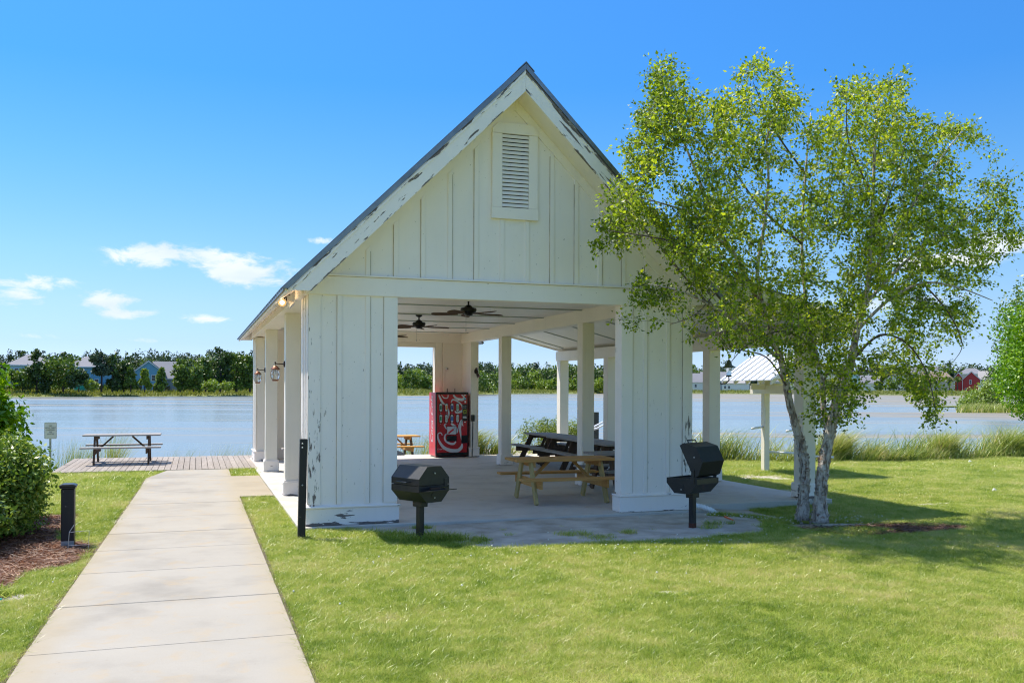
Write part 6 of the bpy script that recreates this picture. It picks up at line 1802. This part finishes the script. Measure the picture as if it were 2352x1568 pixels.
def shore_reeds(x0, x1, n, hmin, hmax, yoff, spread, name, label, clump=0.5, lean=(0.30, -0.02), wz=0.022):
    cx_ = rg.uniform(x0, x1, max(4, int((x1 - x0) * 4 * clump)))
    wgt = rg.random(len(cx_)) ** 2.2 + 0.02; k = rg.choice(len(cx_), n, p=wgt / wgt.sum())
    x = cx_[k] + rg.normal(size=n) * 0.16; hh_ = rg.uniform(0.6, 1.0, len(cx_))[k]
    x = np.where(rg.random(n) < 0.22, rg.uniform(x0, x1, n), x)
    y = shore_y(x) + yoff + np.abs(rg.normal(size=n)) * spread
    z = np.maximum(ground_z(x, y), WZ - 0.1) - 0.03
    P = np.stack([x, y, z], 1)
    h = rg.uniform(hmin, hmax, n) * hh_
    V, F = blades(P, h, rg.uniform(0.6, 1.3, n) * wz, rg, lean=lean, seg=4, curl=0.7, spread=0.30)
    o = fast_mesh(name, V, F, M['reed']); tag(o, label, kind='stuff'); return o


shore_reeds(12.2, 27.5, 8600, 0.6, 1.45, -0.5, 0.5, 'shore_reeds', 'tall windblown reeds along the shore on the right')
shore_reeds(6.9, 8.9, 2600, 0.5, 1.25, 0.1, 0.35, 'shore_reeds', 'reeds rising behind the rear edge of the pavilion floor')
shore_reeds(8.9, 12.2, 1800, 0.4, 0.9, 0.2, 0.4, 'shore_reeds', 'reeds behind the weathered tables')
shore_reeds(12.2, 40, 6000, 0.3, 0.6, -0.8, 0.35, 'shore_grass', 'low rough grass at the foot of the shore reeds', clump=1.5)
# tufts beyond the left dock
for (u0_, w_, n_, h_, lab) in ((250, 18, 320, 1.15, 'tallest reed tuft behind the dock picnic table'), (150, 30, 220, 0.9, 'reed tuft at the left end of the dock'), (185, 20, 120, 0.75, 'small reed tuft left of the dock table'), (398, 26, 90, 0.5, 'sparse reed tuft right of the dock table'), (435, 16, 60, 0.5, 'thin reed tuft near the middle of the dock edge'),
                               (510, 22, 130, 0.6, 'reed tuft near the pavilion end of the dock'), (560, 14, 110, 0.65, 'reed tuft beside the far left column'), (940, 20, 160, 0.9, 'reeds seen through the rear opening'), (975, 14, 120, 0.8, 'reeds left of the drinks machine')):
    g_ = far(u0_, 26.6 if u0_ < 700 else 33)
    x = g_.x + rg.normal(size=n_) * w_ / FPX * 27 * 0.6; y = g_.y + np.abs(rg.normal(size=n_)) * 0.3 + (0.6 if u0_ < 700 else 0)
    P = np.stack([x, np.maximum(y, 28.0), np.full(n_, WZ - 0.05)], 1)
    V, F = blades(P, rg.uniform(0.55, 1.0, n_) * (h_ + 0.75), rg.uniform(0.006, 0.014, n_), rg, lean=(0.2, 0), seg=4, curl=0.4, spread=0.22)
    o = fast_mesh('reed_tuft', V, F, M['reed']); tag(o, lab, 'reeds', 'reed tufts along the edge of the docks')

# ------------------------------------------------------------------ lawn grass: instanced tufts on scattered points
proto = bpy.data.collections.new('grass_tufts')
rgp = np.random.default_rng(5)
for t_ in range(4):
    n_ = 16
    a = rgp.uniform(0, 6.283, n_); r_ = np.sqrt(rgp.random(n_)) * 0.045
    P = np.stack([np.cos(a) * r_, np.sin(a) * r_, np.zeros(n_)], 1)
    V, F = blades(P, rgp.uniform(0.02, 0.055, n_), rgp.uniform(0.003, 0.0055, n_), rgp, lean=(0.12, 0.0), seg=2, curl=0.7, spread=0.7)
    o = fast_mesh('grass_tuft', V, F, M['lawn_blades']); col.objects.unlink(o); proto.objects.link(o)


def in_path(x, y):
    xl_ = np.interp(y, [7.5, 18.1, 21.3, 23.2], [-1.18, -1.02, -1.0, -0.62])
    p = (x > xl_ - 0.035) & (x < 0.79) & (y < 23.25)
    p |= (x > 0.7) & (x < 1.4) & (y > 17.25) & (y < 21.32)
    return p


def in_slab(x, y):
    return ((x > 1.35) & (x < 7.97) & (y > 13.06) & (y < 26.7)) | ((x > 7.9) & (x < 10.8) & (y > 13.7) & (y < 26.7)) | ((x < 1.8) & (x > -3.2) & (y > 23.2))


def scatter(n, ymin, ymax, seed):
    r2 = np.random.default_rng(seed)
    y = r2.uniform(ymin, ymax, n); k = r2.uniform(-0.26, 1.28, n); x = k * y
    return x, y, r2


def instancer(name, pts, scl, coll, label, mat=None, tilt=0.15):
    me = bpy.data.meshes.new(name); me.vertices.add(len(pts)); me.vertices.foreach_set('co', pts.astype(np.float32).ravel())
    a_ = me.attributes.new('size', 'FLOAT', 'POINT'); a_.data.foreach_set('value', scl.astype(np.float32))
    o = bpy.data.objects.new(name, me); col.objects.link(o)
    ng = bpy.data.node_groups.new(name + '_nodes', 'GeometryNodeTree')
    ng.interface.new_socket('Geometry', in_out='INPUT', socket_type='NodeSocketGeometry'); ng.interface.new_socket('Geometry', in_out='OUTPUT', socket_type='NodeSocketGeometry')
    gi = ng.nodes.new('NodeGroupInput'); go = ng.nodes.new('NodeGroupOutput')
    mp = ng.nodes.new('GeometryNodeMeshToPoints'); ip = ng.nodes.new('GeometryNodeInstanceOnPoints'); ci = ng.nodes.new('GeometryNodeCollectionInfo')
    ci.inputs['Collection'].default_value = coll; ci.inputs['Separate Children'].default_value = True; ci.inputs['Reset Children'].default_value = True
    rv = ng.nodes.new('FunctionNodeRandomValue'); rv.data_type = 'FLOAT_VECTOR'
    rv.inputs[0].default_value = (-tilt, -tilt, 0); rv.inputs[1].default_value = (tilt, tilt, 6.283)
    at_ = ng.nodes.new('GeometryNodeInputNamedAttribute'); at_.data_type = 'FLOAT'; at_.inputs[0].default_value = 'size'
    L_ = ng.links.new
    L_(gi.outputs[0], mp.inputs[0]); L_(mp.outputs[0], ip.inputs['Points']); L_(ci.outputs[0], ip.inputs['Instance'])
    ip.inputs['Pick Instance'].default_value = True
    L_(rv.outputs[0], ip.inputs['Rotation']); L_(at_.outputs[0], ip.inputs['Scale']); L_(ip.outputs[0], go.inputs[0])
    md = o.modifiers.new('instances', 'NODES'); md.node_group = ng
    tag(o, label, kind='stuff'); return o


PTS, SCL = [], []
for (n_, ya, yb, sc_) in ((16000, 3.9, 6.0, 1.0), (62000, 6.0, 9.5, 1.0), (70000, 9.5, 13.5, 1.1), (66000, 13.5, 19.0, 1.4), (42000, 19.0, 25.8, 1.8)):
    x, y, r2 = scatter(n_, ya, yb, int(ya * 10))
    keep = ~in_path(x, y) & ~in_slab(x, y) & (x < 26) & (y < shore_y(x) - 0.1)
    b_ = bare_amount(x, y); m_ = mulch_amount(x, y)
    nz = noise2(x, y, 3.1, 17)
    keep &= (b_ + 0.25 * nz + r2.normal(size=n_) * 0.16) < 0.45
    keep &= (noise2(x, y, 2.2, 44) + 0.6 * noise2(x, y, 7.0, 45) + r2.normal(size=n_) * 0.12) < 0.62
    keep &= (m_ + r2.normal(size=n_) * 0.06) < 0.42
    x, y = x[keep], y[keep]
    PTS.append(np.stack([x, y, ground_z(x, y) - 0.003], 1))
    SCL.append(sc_ * r2.uniform(0.65, 1.25, len(x)) * (1 + 0.25 * noise2(x, y, 1.1, 23)))
instancer('lawn_grass', np.concatenate(PTS), np.concatenate(SCL), proto, 'short sunlit lawn grass around the path and pavilion')
# ragged taller grass: along edges, around the grill posts and at the pier foot
ex, ey, es = [], [], []
def tuftring(cx_, cy_, rx, ry, n, s0, s1):
    a = rg.uniform(0, 6.283, n); q_ = np.sqrt(rg.random(n)); ex.append(cx_ + rx * q_ * np.cos(a)); ey.append(cy_ + ry * q_ * np.sin(a)); es.append(rg.uniform(s0, s1, n))
tuftring(2.75, 11.72, 0.28, 0.15, 90, 1.6, 3.6); tuftring(3.05, 11.68, 0.30, 0.12, 90, 1.6, 3.2); tuftring(3.05, 12.85, 0.14, 0.05, 30, 1.0, 1.8)
tuftring(1.32, 12.35, 0.1, 0.1, 30, 1.2, 2.0); tuftring(2.2, 12.3, 0.5, 0.2, 110, 1.2, 2.4); tuftring(9.0, 11.1, 0.6, 0.25, 160, 1.2, 2.0)
tuftring(8.2, 12.7, 0.6, 0.15, 160, 1.0, 1.8); tuftring(-1.8, 9.9, 0.15, 0.1, 40, 1.5, 3.0)
for _ in range(90):
    yw = rg.uniform(6.2, 12.0); tuftring(yw * rg.uniform(0.12, 1.05), yw, rg.uniform(0.08, 0.3), rg.uniform(0.06, 0.2), int(rg.integers(6, 26)), 1.2, 1.9)
yy = rg.uniform(6, 17.2, 900); ex.append(0.80 + rg.random(900) * 0.03); ey.append(yy); es.append(rg.uniform(0.9, 1.5, 900))
yy = rg.uniform(6, 22, 900); ex.append(np.interp(yy, [7.5, 18.1, 21.3, 23.2], [-1.18, -1.02, -1.0, -0.62]) - 0.05 - rg.random(900) * 0.03); ey.append(yy); es.append(rg.uniform(0.9, 1.5, 900))
ex, ey, es = np.concatenate(ex), np.concatenate(ey), np.concatenate(es)
kp = ~in_path(ex, ey) & ~in_slab(ex, ey); ex, ey, es = ex[kp], ey[kp], es[kp]
instancer('ragged_grass', np.stack([ex, ey, ground_z(ex, ey) - 0.003], 1), es, proto, 'ragged taller grass at the path edges and grill posts')

# clover heads near the tree and the shade line
fl = bpy.data.collections.new('clover_heads')
o = MB().lathe([(0.003, 0.02), (0.010, 0.026), (0.012, 0.034), (0.006, 0.042)], (0, 0, 0), 6).build('clover_head', M['clover']); col.objects.unlink(o); fl.objects.link(o)
x = np.concatenate([rg.normal(9.6, 0.5, 150), rg.normal(8.2, 0.5, 90), rg.normal(5.6, 2.0, 110), rg.normal(0.2, 0.6, 0), rg.uniform(-0.9, 12, 50)])
y = np.concatenate([rg.normal(12.25, 0.28, 150), rg.normal(12.6, 0.2, 90), rg.normal(10.5, 0.28, 110), rg.normal(0, 1, 0), rg.uniform(7, 12, 50)])
kp = ~in_path(x, y) & ~in_slab(x, y) & (mulch_amount(x, y) < 0.4)
x, y = x[kp], y[kp]
instancer('clover_flowers', np.stack([x, y, ground_z(x, y)], 1), rg.uniform(0.5, 1.0, len(x)), fl, 'white clover flowers scattered in the lawn')

# pine straw: thin needles over the mulch
n_ = 26000
x = np.concatenate([rg.uniform(-4.2, -0.9, n_), rg.uniform(8.3, 11.2, 7000)]); y = np.concatenate([rg.uniform(9.4, 16.0, n_), rg.uniform(10.2, 11.6, 7000)])
kp = (mulch_amount(x, y) > 0.40) & ~in_path(x, y); x, y = x[kp], y[kp]; n_ = len(x)
a = rg.uniform(0, 3.1416, n_); h = rg.uniform(0.03, 0.09, n_); dz = rg.normal(size=n_) * 0.012
P = np.stack([x, y, ground_z(x, y) + rg.random(n_) * 0.03], 1); D = np.stack([np.cos(a) * h, np.sin(a) * h, dz], 1); S = np.stack([-np.sin(a), np.cos(a), rg.normal(size=n_) * .5], 1) * 0.0022
V = np.stack([P - D - S, P - D + S, P + D + S, P + D - S], 1).reshape(-1, 3); F = np.arange(4 * n_).reshape(n_, 4)
tag(fast_mesh('pine_straw', V, F, M['needles']), 'reddish brown pine straw mulch under the hedge and birch', kind='stuff')
